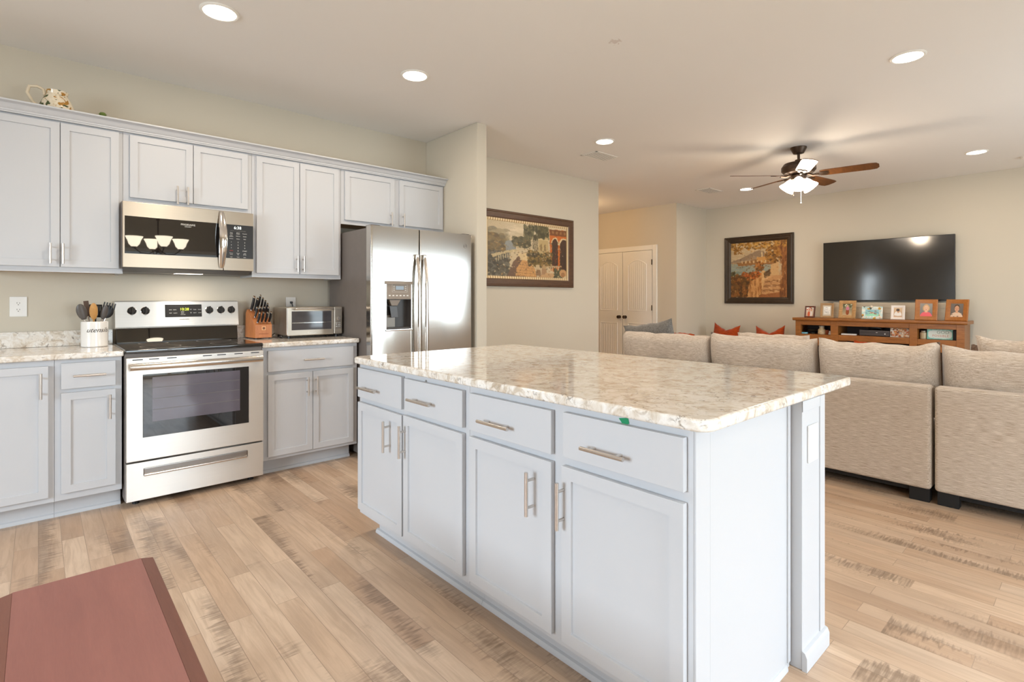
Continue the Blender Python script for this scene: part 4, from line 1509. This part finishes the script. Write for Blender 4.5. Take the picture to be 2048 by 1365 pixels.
for k in range(4): cv.poly([(.62 - .02 * k, .70 + .08 * k), (.92, .69 + .08 * k), (.92, .725 + .08 * k), (.61 - .02 * k, .74 + .08 * k)], (150, 104, 64), .9, .004)
cv.dabs(.56, .9, .62, 1., 60, .035, .008, [(232, 196, 146), (206, 160, 108)], .7)
cv.poly([(.55, .95), (.9, .9), (.9, 1), (.5, 1)], (150, 88, 44), .8)
cv.poly([(.86, 1.), (.92, .6), (.90, .35), (.80, .12), (.78, .0), (1, .0), (1, 1)], (146, 92, 46), 1, .006)
cv.dabs(.88, 1, 0, 1, 90, .012, .07, [(120, 72, 34), (176, 116, 60), (98, 58, 28)], .5)
cv.dabs(.0, 1, -.02, .13, 230, .022, .018, [(150, 100, 34), (184, 132, 52), (112, 78, 30), (204, 158, 74)], .75)
cv.dabs(.06, .2, .1, .2, 40, .016, .014, [(150, 100, 34), (124, 84, 30)], .75)
cv.dabs(.62, .90, .08, .40, 200, .022, .02, [(140, 92, 34), (174, 122, 50), (98, 66, 28), (190, 138, 64)], .75, shape='ell')
cv.dabs(0, .08, .52, .62, 26, .016, .016, [(70, 72, 50), (92, 86, 54)], .8)
cv.dabs(.03, .97, .05, .97, 240, .010, .011, [(222, 178, 112), (92, 60, 28), (168, 110, 52), (120, 80, 38)], .5)
cv.a *= np.array((.95, .93, .90))
cv.brush(.8).noise(7)
e = empty('framed_painting', (8.549, -.775, 1.686), -R(90), 'square framed lake painting in dark frame left of the television', 'painting', 'framed paintings')
w_, h_ = 1.08, 1.085
ring_frame(w_, h_, .1, [(0, 0), (0, .03), (.012, .036), (.022, .030), (.034, .034), (.05, .026), (.068, .026), (.10, .010), (.10, .004)], M['frame2'], e)
cv.build('canvas', w_ - .2, h_ - .2, e, .4, -.0065)

# ------------------------------------------------------------------ television
e = empty('television', (8.549, -2.485, 1.607), -R(90), 'large black flat television mounted on the wall above the wooden stand', 'television')
MB().box(-.737, .737, -.105, -.070, -.417, .417, .004).build('casing', M['black'], e)
t = NT('tv_glass')
t.set(Base_Color=C3(22, 20, 20), Roughness=.11)
t.p.inputs['Specular IOR Level'].default_value = .9
t.p.inputs['Coat Weight'].default_value = .6
t.p.inputs['Coat Roughness'].default_value = .1
t.bump(t.noise(t.coord(), 2.0, 1), .03, .02)
MB().box(-.731, .731, -.1065, -.1045, -.404, .411).build('screen', t.m, e)
MB().box(-.25, .25, -.071, -.001, -.2, .2, .004).build('wall_mount', M['blackmat'], e)

# ------------------------------------------------------------------ television stand and what is on it
SX, SY = 8.09, -1.50
e = empty('tv_stand', (SX, SY, 0), -R(90), 'long brown wooden television stand with open shelves below the television', 'tv stand')
L, D = 1.86, .41
WM = M['standwood']
MB().prism([(-.035, .925), (-.02, .912), (D + .01, .912), (D + .01, .952), (-.035, .952)], 'x', -.03, L + .03, .004).build('top', WM, e)
for x0, x1 in ((0, .07), (L - .075, L)): MB().box(x0, x1, 0, .06, 0, .9115, .003).build('corner_post', WM, e)
for x in (.004, L - .02): MB().box(x, x + .016, .05, D, .05, .9115).build('side_panel', WM, e)
for x0, x1 in ((.45, .54), (1.33, 1.41)): MB().box(x0, x1, .0, D, .05, .9115, .003).build('divider', WM, e)
MB().box(.02, L - .02, D - .012, D, .05, .9115).build('back_panel', plain('stand_back', (46, 26, 16), .6), e)
for x0, x1 in ((.07, .45), (.54, 1.33), (1.41, L - .075)): MB().box(x0, x1, .005, .03, .851, .9115).build('top_rail', WM, e)
for x0, x1, z1 in ((.02, .45, .722), (.54, 1.33, .728), (1.41, L - .02, .722)): MB().box(x0, x1, .005, D - .012, .653, z1, .003).build('shelf', WM, e)
MB().box(.02, L - .02, .01, D - .012, .03, .08).build('bottom', WM, e)
for x0, x1 in ((.075, .445), (1.415, L - .08)):
    d = MB().box(x0, x0 + .085, .0, .022, .085, .648, .002).box(x1 - .085, x1, .0, .022, .085, .648, .002).box(x0 + .085, x1 - .085, 0, .022, .57, .648, .002).box(x0 + .085, x1 - .085, 0, .022, .085, .17, .002).build('door', WM, e)
    MB().box(x0 + .08, x1 - .08, .009, .014, .165, .575).build('pane', plain('smoked_pane', (52, 38, 30), .12), d)

def on_stand(ly, lx=.12):
    """world position from local stand coordinates"""
    return (SX + lx, SY - ly)
def rest(name, label, cat, ly, lx, z, group=None, rz=-R(90)):
    x, y = on_stand(ly, lx)
    return empty(name, (x, y, z), rz, label, cat, group)

Zs = .7285
# left bay
e = rest('jar', 'cream glass jar inside the left bay of the stand', 'jar', .31, .10, .7225)
MB().lathe([(0, 0), (.045, 0), (.05, .01), (.048, .06), (.03, .085), (.03, .098), (0, .098)], 24).build('body', plain('jar_cream', (206, 184, 146), .3, var=.25, scale=40), e)
MB().lathe([(0, .0982), (.034, .0982), (.034, .116), (0, .118)], 24).build('lid', plain('jar_lid', (188, 176, 156), .4), e)
e = rest('candle_holder', 'small red brown candle holder right of the cream jar', 'candle holder', .375, .11, .7225)
MB().lathe([(0, 0), (.022, 0), (.027, .02), (.026, .06), (.022, .061), (.022, .02), (0, .015)], 20).build('glass', plain('amber_glass', (132, 62, 30), .15), e)
e = rest('serving_bowl', 'dark footed bowl at the back of the left bay', 'bowl', .17, .18, .7225)
MB().lathe([(0, 0), (.035, 0), (.03, .012), (.015, .02), (.06, .045), (.08, .065), (.076, .066), (.05, .045), (0, .03)], 28).build('bowl', plain('dark_bowl', (58, 56, 48), .3), e)
o = MB().box(-.035, .035, -.02, .02, 0, .022, .004).build('blue_box', plain('blue_card', (120, 190, 214), .5))
o.location = (*on_stand(.105, .055), .7225); o.rotation_euler = (0, 0, -R(96))
tag(o, 'small pale blue box at front left of the stand', 'box')
o = MB().box(-.03, .03, -.004, .004, 0, .05, .001).build('greeting_card', plain('card_white', (206, 200, 190), .6))
o.location = (*on_stand(.425, .10), .7225); o.rotation_euler = (R(-14), 0, -R(80))
tag(o, 'small white card leaning at right of the left bay', 'card')
# centre bay
o = MB().box(-.09, .09, -.03, .03, 0, .02, .006, 3).build('white_remote', M['white'])
o.location = (*on_stand(.655, .07), Zs); o.rotation_euler = (0, 0, -R(90))
tag(o, 'white remote lying at left of the centre shelf', 'remote')
e = rest('game_console', 'dark grey box-shaped game console on the centre shelf', 'game console', .945, .18, Zs)
MB().box(-.165, .165, -.13, .13, .006, .078, .003).build('body', plain('console_grey', (74, 66, 64), .35), e)
MB().box(-.165, .165, -.1315, -.129, .042, .045).box(-.15, .02, -.1318, -.129, .054, .057).build('disc_slot', M['blackmat'], e)
MB().sphere((.12, -.131, .035), .008, 1, .3, 1, 10, 8).sphere((.03, -.131, .05), .006, 2, .3, .6, 10, 8).build('light', M['ink'], e)
for x in (-.13, .13): MB().box(x - .02, x + .02, -.1, .1, 0, .0065).build('foot', M['blackmat'], e)
o = MB().tube([(-.07, 0, .02), (-.03, -.01, .035), (.03, -.01, .035), (.07, 0, .02)], [.016, .02, .02, .016], 12).build('game_controller', M['black'])
o.location = (*on_stand(.93, .17), Zs + .0745); o.rotation_euler = (0, 0, -R(90))
tag(o, 'black game controller on top of the console', 'controller')
cv = Canvas(80, 48, (206, 140, 70), (196, 110, 50), 5)
cv.dabs(0, 1, 0, 1, 120, .07, .09, [(236, 226, 210), (206, 96, 40), (120, 70, 40), (226, 160, 90), (240, 236, 226)], .8)
e = rest('picture_card', 'orange and white printed picture leaning at right of the centre shelf', 'picture', 1.215, .08, Zs + .0575)
e.rotation_euler = (R(-8), 0, -R(90))
MB().box(-.10, .10, .001, .006, -.057, .057).build('backing', M['trim'], e)
cv.build('print', .196, .112, e, .4)
# right bay
e = rest('candle_jar', 'glass candle jar in the right bay left of the sign', 'candle', 1.455, .11, .7225)
MB().lathe([(0, 0), (.036, 0), (.038, .008), (.038, .075), (.030, .082), (0, .082)], 28).build('jar', plain('candle_wax', (196, 176, 140), .2), e)
MB().lathe([(0, .0822), (.028, .0822), (.028, .10), (0, .102)], 24).build('lid', plain('candle_lid', (170, 156, 132), .3), e)
cv = Canvas(96, 45, (226, 232, 222), (220, 228, 220), 7)
m = (np.abs(cv.x - .5) / .45) ** 4 + (np.abs(cv.y - .5) / .42) ** 4 > 1
cv.a[m] = (132, 206, 190)
cv.dabs(0, 1, 0, .12, 30, .03, .05, [(150, 216, 202), (206, 230, 220)], .7).dabs(0, 1, .88, 1, 30, .03, .05, [(150, 216, 202), (206, 230, 220)], .7)
e = rest('word_sign', 'teal edged white word sign in the right bay of the stand', 'sign', 1.62, .075, .7225 + .0625)
e.rotation_euler = (R(-4), 0, -R(90))
MB().box(-.125, .125, .001, .018, -.06, .06, .001).build('board', plain('teal_board', (128, 200, 186), .5), e)
cv.build('face', .25, .12, e, .5)
text_obj('lettering', 'GOD', .052, plain('sage_ink', (140, 156, 140), .6), e, (.028, -.001, .024), (R(90), 0, 0), .0004)
text_obj('lettering', 'POSSIBLE', .036, plain('coral_ink', (206, 150, 130), .6), e, (.005, -.001, -.018), (R(90), 0, 0), .0004, space=1.1)
o = MB().box(-.018, .018, -.06, .06, 0, .118, .002).build('black_book', M['blackmat'])
o.location = (*on_stand(1.762, .11), .7225); o.rotation_euler = (0, 0, -R(90))
tag(o, 'thin black book upright at right end of the right bay', 'book')


# photo frames on the stand top (lean back a little)
def photo_frame(label, ly, w_, h_, bw, mat, cv, lx=.11, rz=0, lean=10, wide_mat=None):
    x, y = on_stand(ly, lx)
    e = empty('photo_frame', (x, y, .9525), 0, label, 'photo frame', 'photo frames on the television stand')
    e.rotation_euler = (0, 0, -R(90) + R(rz))
    h = empty('tmp')
    bpy.data.objects.remove(h)
    T = Matrix.Rotation(R(-lean), 4, 'X') @ Matrix.Translation((0, 0, h_ / 2))
    fr = ring_frame(w_, h_, bw, [(0, -.010), (0, .006), (.006, .010), (bw * .6, .007), (bw, .001), (bw, -.004)], mat, e)
    fr.data.transform(T)
    iw, ih = w_ - 2 * bw, h_ - 2 * bw
    b = MB().box(-w_ / 2 + .003, w_ / 2 - .003, .004, .0095, -h_ / 2 + .003, h_ / 2 - .003).build('backing', M['blackmat'], e)
    b.data.transform(T)
    if wide_mat:
        q = MB().box(-iw / 2 - .001, iw / 2 + .001, .001, .0035, -ih / 2 - .001, ih / 2 + .001).build('mat_board', plain('mat_board', (196, 184, 164), .7), e)
        q.data.transform(T)
        iw, ih = iw * wide_mat, ih * wide_mat
    p = cv.build('photo', iw + .002, ih + .002, e, .25, .0002)
    p.data.transform(T)
    s = MB().box(-.02, .02, .008, .012, -h_ / 2 + .004, h_ * .12, M=T).build('easel_back', M['blackmat'], e)
    return e


def portrait(bg, shirt, skin, hair, seed, long_hair=False):
    c = Canvas(60, 76, bg, tuple(q * .85 for q in bg), seed)
    if long_hair: c.ell(.5, .38, .27, .26, hair)
    c.ell(.5, 1.05, .48, .42, shirt)
    c.poly([(.42, .5), (.58, .5), (.60, .7), (.40, .7)], skin)
    c.ell(.5, .30, .21, .22, hair).ell(.5, .38, .175, .205, skin)
    c.ell(.43, .36, .025, .016, (70, 50, 40)).ell(.57, .36, .025, .016, (70, 50, 40)).ell(.5, .48, .06, .018, (176, 90, 80))
    return c


cv = Canvas(60, 78, (226, 220, 210), (196, 160, 130), 2)
cv.dabs(0, 1, 0, .3, 14, .1, .06, [(60, 56, 48), (240, 238, 234), (206, 90, 60)], .9)
cv.ell(.38, .72, .16, .28, (206, 96, 60)).ell(.68, .70, .15, .3, (226, 216, 208)).ell(.38, .40, .09, .09, (206, 160, 130)).ell(.68, .36, .09, .09, (206, 160, 130))
photo_frame('small dark red photo frame at the left end of the stand top', .147, .135, .165, .018, plain('dark_red_frame', (92, 42, 26), .4), cv, rz=-4)
cv = Canvas(60, 78, (238, 236, 230), (222, 216, 206), 4)
cv.dabs(.15, .85, .1, .9, 26, .14, .03, [(170, 168, 166), (206, 196, 186), (130, 126, 122)], .7)
photo_frame('light tan wooden photo frame with white picture, second from left', .37, .165, .208, .03, wood('tan_frame', (150, 112, 70), (178, 142, 98), .5, (6, 6, 6)), cv, rz=6, wide_mat=.72)
cv = Canvas(60, 76, (92, 92, 70), (196, 172, 136), 6)
cv.dabs(0, 1, 0, .4, 40, .08, .06, [(70, 74, 50), (120, 126, 90), (206, 206, 180)], .8)
cv.ell(.52, .72, .17, .26, (150, 76, 40)).ell(.52, .40, .18, .16, (206, 130, 150)).ell(.52, .20, .09, .09, (214, 170, 140))
photo_frame('wide bark-textured photo frame showing a standing figure', .615, .205, .245, .045, wood('bark_frame', (140, 98, 56), (214, 170, 112), .6, (8, 8, 30)), cv, rz=-3)
cv = Canvas(78, 60, (150, 196, 206), (150, 214, 180), 9)
cv.dabs(0, 1, .2, .7, 30, .1, .08, [(110, 130, 130), (150, 110, 90), (120, 170, 190)], .8)
cv.poly([(.2, 1), (.45, .6), (.6, .6), (.9, 1)], (150, 222, 184)).ell(.4, .5, .07, .1, (206, 160, 130)).ell(.58, .5, .07, .1, (206, 160, 130))
t = NT('painted_frame')
v = t.add('ShaderNodeTexVoronoi')
v.inputs['Scale'].default_value = 38
t.link(t.coord(), v.inputs['Vector'])
sv = t.add('ShaderNodeRGBToBW')
t.link(v.outputs['Color'], sv.inputs[0])
t.base(t.ramp(sv.outputs[0], [(.0, C3(206, 226, 220)), (.35, C3(232, 232, 220)), (.55, C3(206, 160, 62)), (.62, C3(190, 214, 206)), (.8, C3(76, 96, 92)), (.85, C3(232, 236, 230))], 'CONSTANT'))
t.set(Roughness=.5)
fr = photo_frame('wide pastel painted seaside photo frame in the middle of the row', .905, .232, .165, .04, t.m, cv, rz=2)
for dx, z, s in ((-.095, .02, .016), (.10, .02, .018), (0, .163, .016), (-.1, .05, .014)):
    MB().sphere((dx, -.008, z), s, 1, .45, .9, 14, 8).build('shell', plain('shell_paint', (230, 214, 190) if s > .015 else (206, 150, 60), .5), fr)
cv = Canvas(60, 78, (206, 176, 140), (186, 150, 116), 11)
cv.ell(.5, .72, .42, .36, (230, 224, 216)).ell(.55, .35, .17, .19, (196, 150, 112)).ell(.5, .24, .2, .14, (62, 42, 30)).poly([(.0, .78), (.5, .86), (1, .8), (1, 1), (0, 1)], (206, 170, 140))
photo_frame('plain white photo frame with a baby portrait, right of the pastel frame', 1.187, .148, .183, .03, plain('white_frame', (234, 224, 214), .4), cv, rz=2)
cv = portrait((132, 128, 124), (226, 84, 96), (224, 176, 142), (196, 154, 104), 13, True)
ow = wood('oak_frame', (146, 86, 32), (186, 118, 52), .35, (8, 8, 8))
photo_frame('oak photo frame with portrait in a pink top', 1.475, .225, .262, .05, ow, cv, rz=-2)
cv = portrait((120, 112, 106), (226, 196, 170), (216, 164, 130), (92, 70, 54), 15)
cv.dabs(.1, .9, .72, 1., 14, .07, .03, [(80, 66, 56), (232, 210, 186)], .7)
photo_frame('oak photo frame tilted at the right end of the stand top', 1.765, .225, .262, .05, ow, cv, rz=-14)
o = MB()  # three pale stacked strips, close to the wall colour
for k in range(3):
    o.box(-.66, .66, -.006, .006, k * .073, k * .073 + .071, .001)
o = o.build('plank_board', wood('pale_plank', (186, 170, 146), (206, 192, 170), .6, (3, 12, 12)))
o.location = (*on_stand(1.05, .33), .9525)
o.rotation_euler = (0, 0, -R(90))
tag(o, 'pale plank board standing behind the photo frames', 'board')


# ------------------------------------------------------------------ sofa
def pillow_mesh(w_, h_, t_, seed=1, boxy=4.0, pinch=.06, notch=0.0, wr=.006, nu=36, nv=26, sag=0.0, ears=(0, 0)):
    rs = np.random.RandomState(seed)
    ph = rs.uniform(0, 6.28, 12)
    b = bmesh.new()
    lays = {}
    for side in (1, -1):
        for i in range(nu + 1):
            for j in range(nv + 1):
                u, v = -1 + 2 * i / nu, -1 + 2 * j / nv
                edge = i in (0, nu) or j in (0, nv)
                if edge and side == -1:
                    lays[(side, i, j)] = lays[(1, i, j)]
                    continue
                T = max(0.0, 1 - abs(u) ** boxy) ** .5 * max(0.0, 1 - abs(v) ** boxy) ** .5
                x = u * w_ / 2 * (1 - pinch * (1 - v * v))
                z = v * h_ / 2 * (1 - pinch * (1 - u * u))
                if v > 0:
                    z -= notch * h_ * v * (1 - abs(u)) ** 1.0
                    z -= sag * h_ * v * (.5 + .5 * math.sin(2.2 * u + ph[0]))
                    z += v * v * (ears[0] * max(0, -u - .7) / .3 + ears[1] * max(0, u - .7) / .3)
                wv = wr * (math.sin(u * 7 + ph[1] + 2 * v) * math.sin(v * 3 + ph[2]) + .6 * math.sin(u * 15 + ph[3] + v * 4) * max(0, v))
                z += wv * .6 * (v > 0) * abs(v)
                y = side * (t_ / 2 * T + wv * T)
                lays[(side, i, j)] = b.verts.new((x, y, z))
    for side in (1, -1):
        for i in range(nu):
            for j in range(nv):
                q = [lays[(side, i, j)], lays[(side, i + 1, j)], lays[(side, i + 1, j + 1)], lays[(side, i, j + 1)]]
                b.faces.new(q if side == -1 else q[::-1])
    bmesh.ops.recalc_face_normals(b, faces=b.faces[:])
    m = MB()
    m._merge(b)
    return m


def cushion(name, label, cat, loc, rot, mesh, mat, group=None):
    o = mesh.build(name, mat, None, smooth=60)
    o.location = loc
    o.rotation_euler = rot
    return tag(o, label, cat, group)


def sofa_section(label, y0, y1, arm_lo, arm_hi):
    """local x runs along +y, front faces +x (world)"""
    wd = y1 - y0
    e = empty('sofa_section', (3.93, (y0 + y1) / 2, 0), R(90), label, 'sofa', 'sections of the beige sectional sofa')
    h = wd / 2
    F = M['sofa']
    MB().box(-h, h, -.10, 0, .082, .70, .02, 4).build('back', F, e)
    MB().box(-h, h, -.95, -.101, .082, .30, .02, 3).build('seat_base', F, e)
    n = max(1, round(wd / .85))
    for k in range(n):
        MB().box(-h + wd * k / n + .003, -h + wd * (k + 1) / n - .003, -.97, -.105, .302, .46, .045, 4).build('seat_cushion', F, e)
    for s, a in ((-1, arm_lo), (1, arm_hi)):
        if a: MB().box(s * h if s > 0 else -h - .16, s * h + .16 if s > 0 else -h, -.95, 0, .082, .60, .03, 4).build('arm', F, e)
    for x in (-h + .06, h - .06):
        for y in (-.06, -.88): MB().box(x - .05, x + .05, y - .035, y + .035, 0, .083, .004).build('leg', M['blackmat'], e)
    MB().box(-h + .02, h - .02, -.9, -.05, .05, .083).build('under_cover', M['blackmat'], e)
    return e


sofa_section('long beige tweed sofa section behind the island, left of the seam', -3.762, -1.25, False, False)
sofa_section('beige tweed sofa section at the right edge of the picture, right of the seam', -5.05, -3.778, False, False)
gB = 'beige back cushions of the sofa'
SC = (R(-8), 0, R(90))
def back_cushion(label, y0, y1, seed, h_=.47, x=4.150, zb=.470, ears=(0, 0), sag=.0, rx=-8):
    w_ = abs(y1 - y0)
    m = pillow_mesh(w_ + .002, h_, .21, seed, 8.0, .0, 0, .007, sag=sag, ears=ears)
    cushion('back_cushion', label, 'cushion', (x, (y0 + y1) / 2, zb + h_ / 2), (R(rx), 0, R(90)), m, M['sofa'], gB)
back_cushion('beige back cushion below the grey pillow, nearest the painting wall', -2.29, -1.43, 3, .445)
back_cushion('beige back cushion with creases in the middle of the sofa back', -3.09, -2.295, 5, .455, ears=(.015, .03))
back_cushion('beige back cushion in front of the television stand', -3.775, -3.10, 8, .455, ears=(.03, .02))
back_cushion('beige back cushion at right edge, right of the seam', -4.62, -3.785, 11, .445, ears=(0, .03))
gL = 'loose cushions lying on the sofa seats'
cushion('loose_cushion', 'beige cushion showing behind the creased back cushion', 'cushion', (4.45, -2.665, .715), (R(-14), 0, R(90)), pillow_mesh(.56, .46, .15, 21, 5, .03), M['sofa'], gL)
cushion('loose_cushion', 'beige cushion standing highest at the right edge of the picture', 'cushion', (4.55, -4.215, .73), (R(-10), R(3), R(90)), pillow_mesh(.62, .50, .17, 23, 5, .04, ears=(0, .02)), M['sofa'], gL)
cushion('throw_pillow', 'grey quilted pillow standing above the left end of the sofa', 'pillow', (4.48, -1.50, .765), (R(-12), R(9), R(90)), pillow_mesh(.56, .46, .17, 31, 2.6, .08), M['greycush'])
cushion('throw_pillow', 'small orange pillow just right of the grey pillow', 'pillow', (4.66, -1.73, .70), (R(-12), 0, R(90)), pillow_mesh(.27, .37, .15, 33, 2.0, -.05), M['orange'])
cushion('throw_pillow', 'bright orange pillow just left of the stand doors, above the sofa back', 'pillow', (4.50, -3.35, .69), (R(-12), R(-6), R(90)), pillow_mesh(.30, .42, .15, 35, 2.2, -.03), M['orange'])
cushion('throw_pillow', 'dark brown furry pillow beside the right-hand beige cushion', 'pillow', (4.86, -3.925, .685), (R(-6), 0, R(70)), pillow_mesh(.20, .42, .16, 37, 2.2, -.02), M['browncush'])

# wooden settee under the lake painting with two orange pillows
e = empty('settee', (8.13, -.86, 0), -R(90), 'wooden settee against the wall under the square painting', 'settee')
MB().box(-.62, .62, -.27, .25, .40, .44, .006).build('seat', WM, e)
MB().box(-.62, .62, .25, .29, .40, .675, .006).build('backrest', WM, e)
for x in (-.59, .59):
    for y in (-.24, .25): MB().box(x - .025, x + .025, y - .025, y + .025, 0, .40, .003).build('leg', WM, e)
gO = 'rust orange pillows on the settee'
cushion('settee_pillow', 'rust orange pillow on the left half of the settee', 'pillow', (8.22, -.40, .640), (R(-12), R(4), -R(90)), pillow_mesh(.43, .36, .15, 41, 2.6, .05, .28), M['orange'], gO)
cushion('settee_pillow', 'rust orange pillow on the right half of the settee by the stand', 'pillow', (8.22, -1.09, .640), (R(-12), R(-3), -R(90)), pillow_mesh(.43, .36, .15, 43, 2.6, .05, .34), M['orange'], gO)
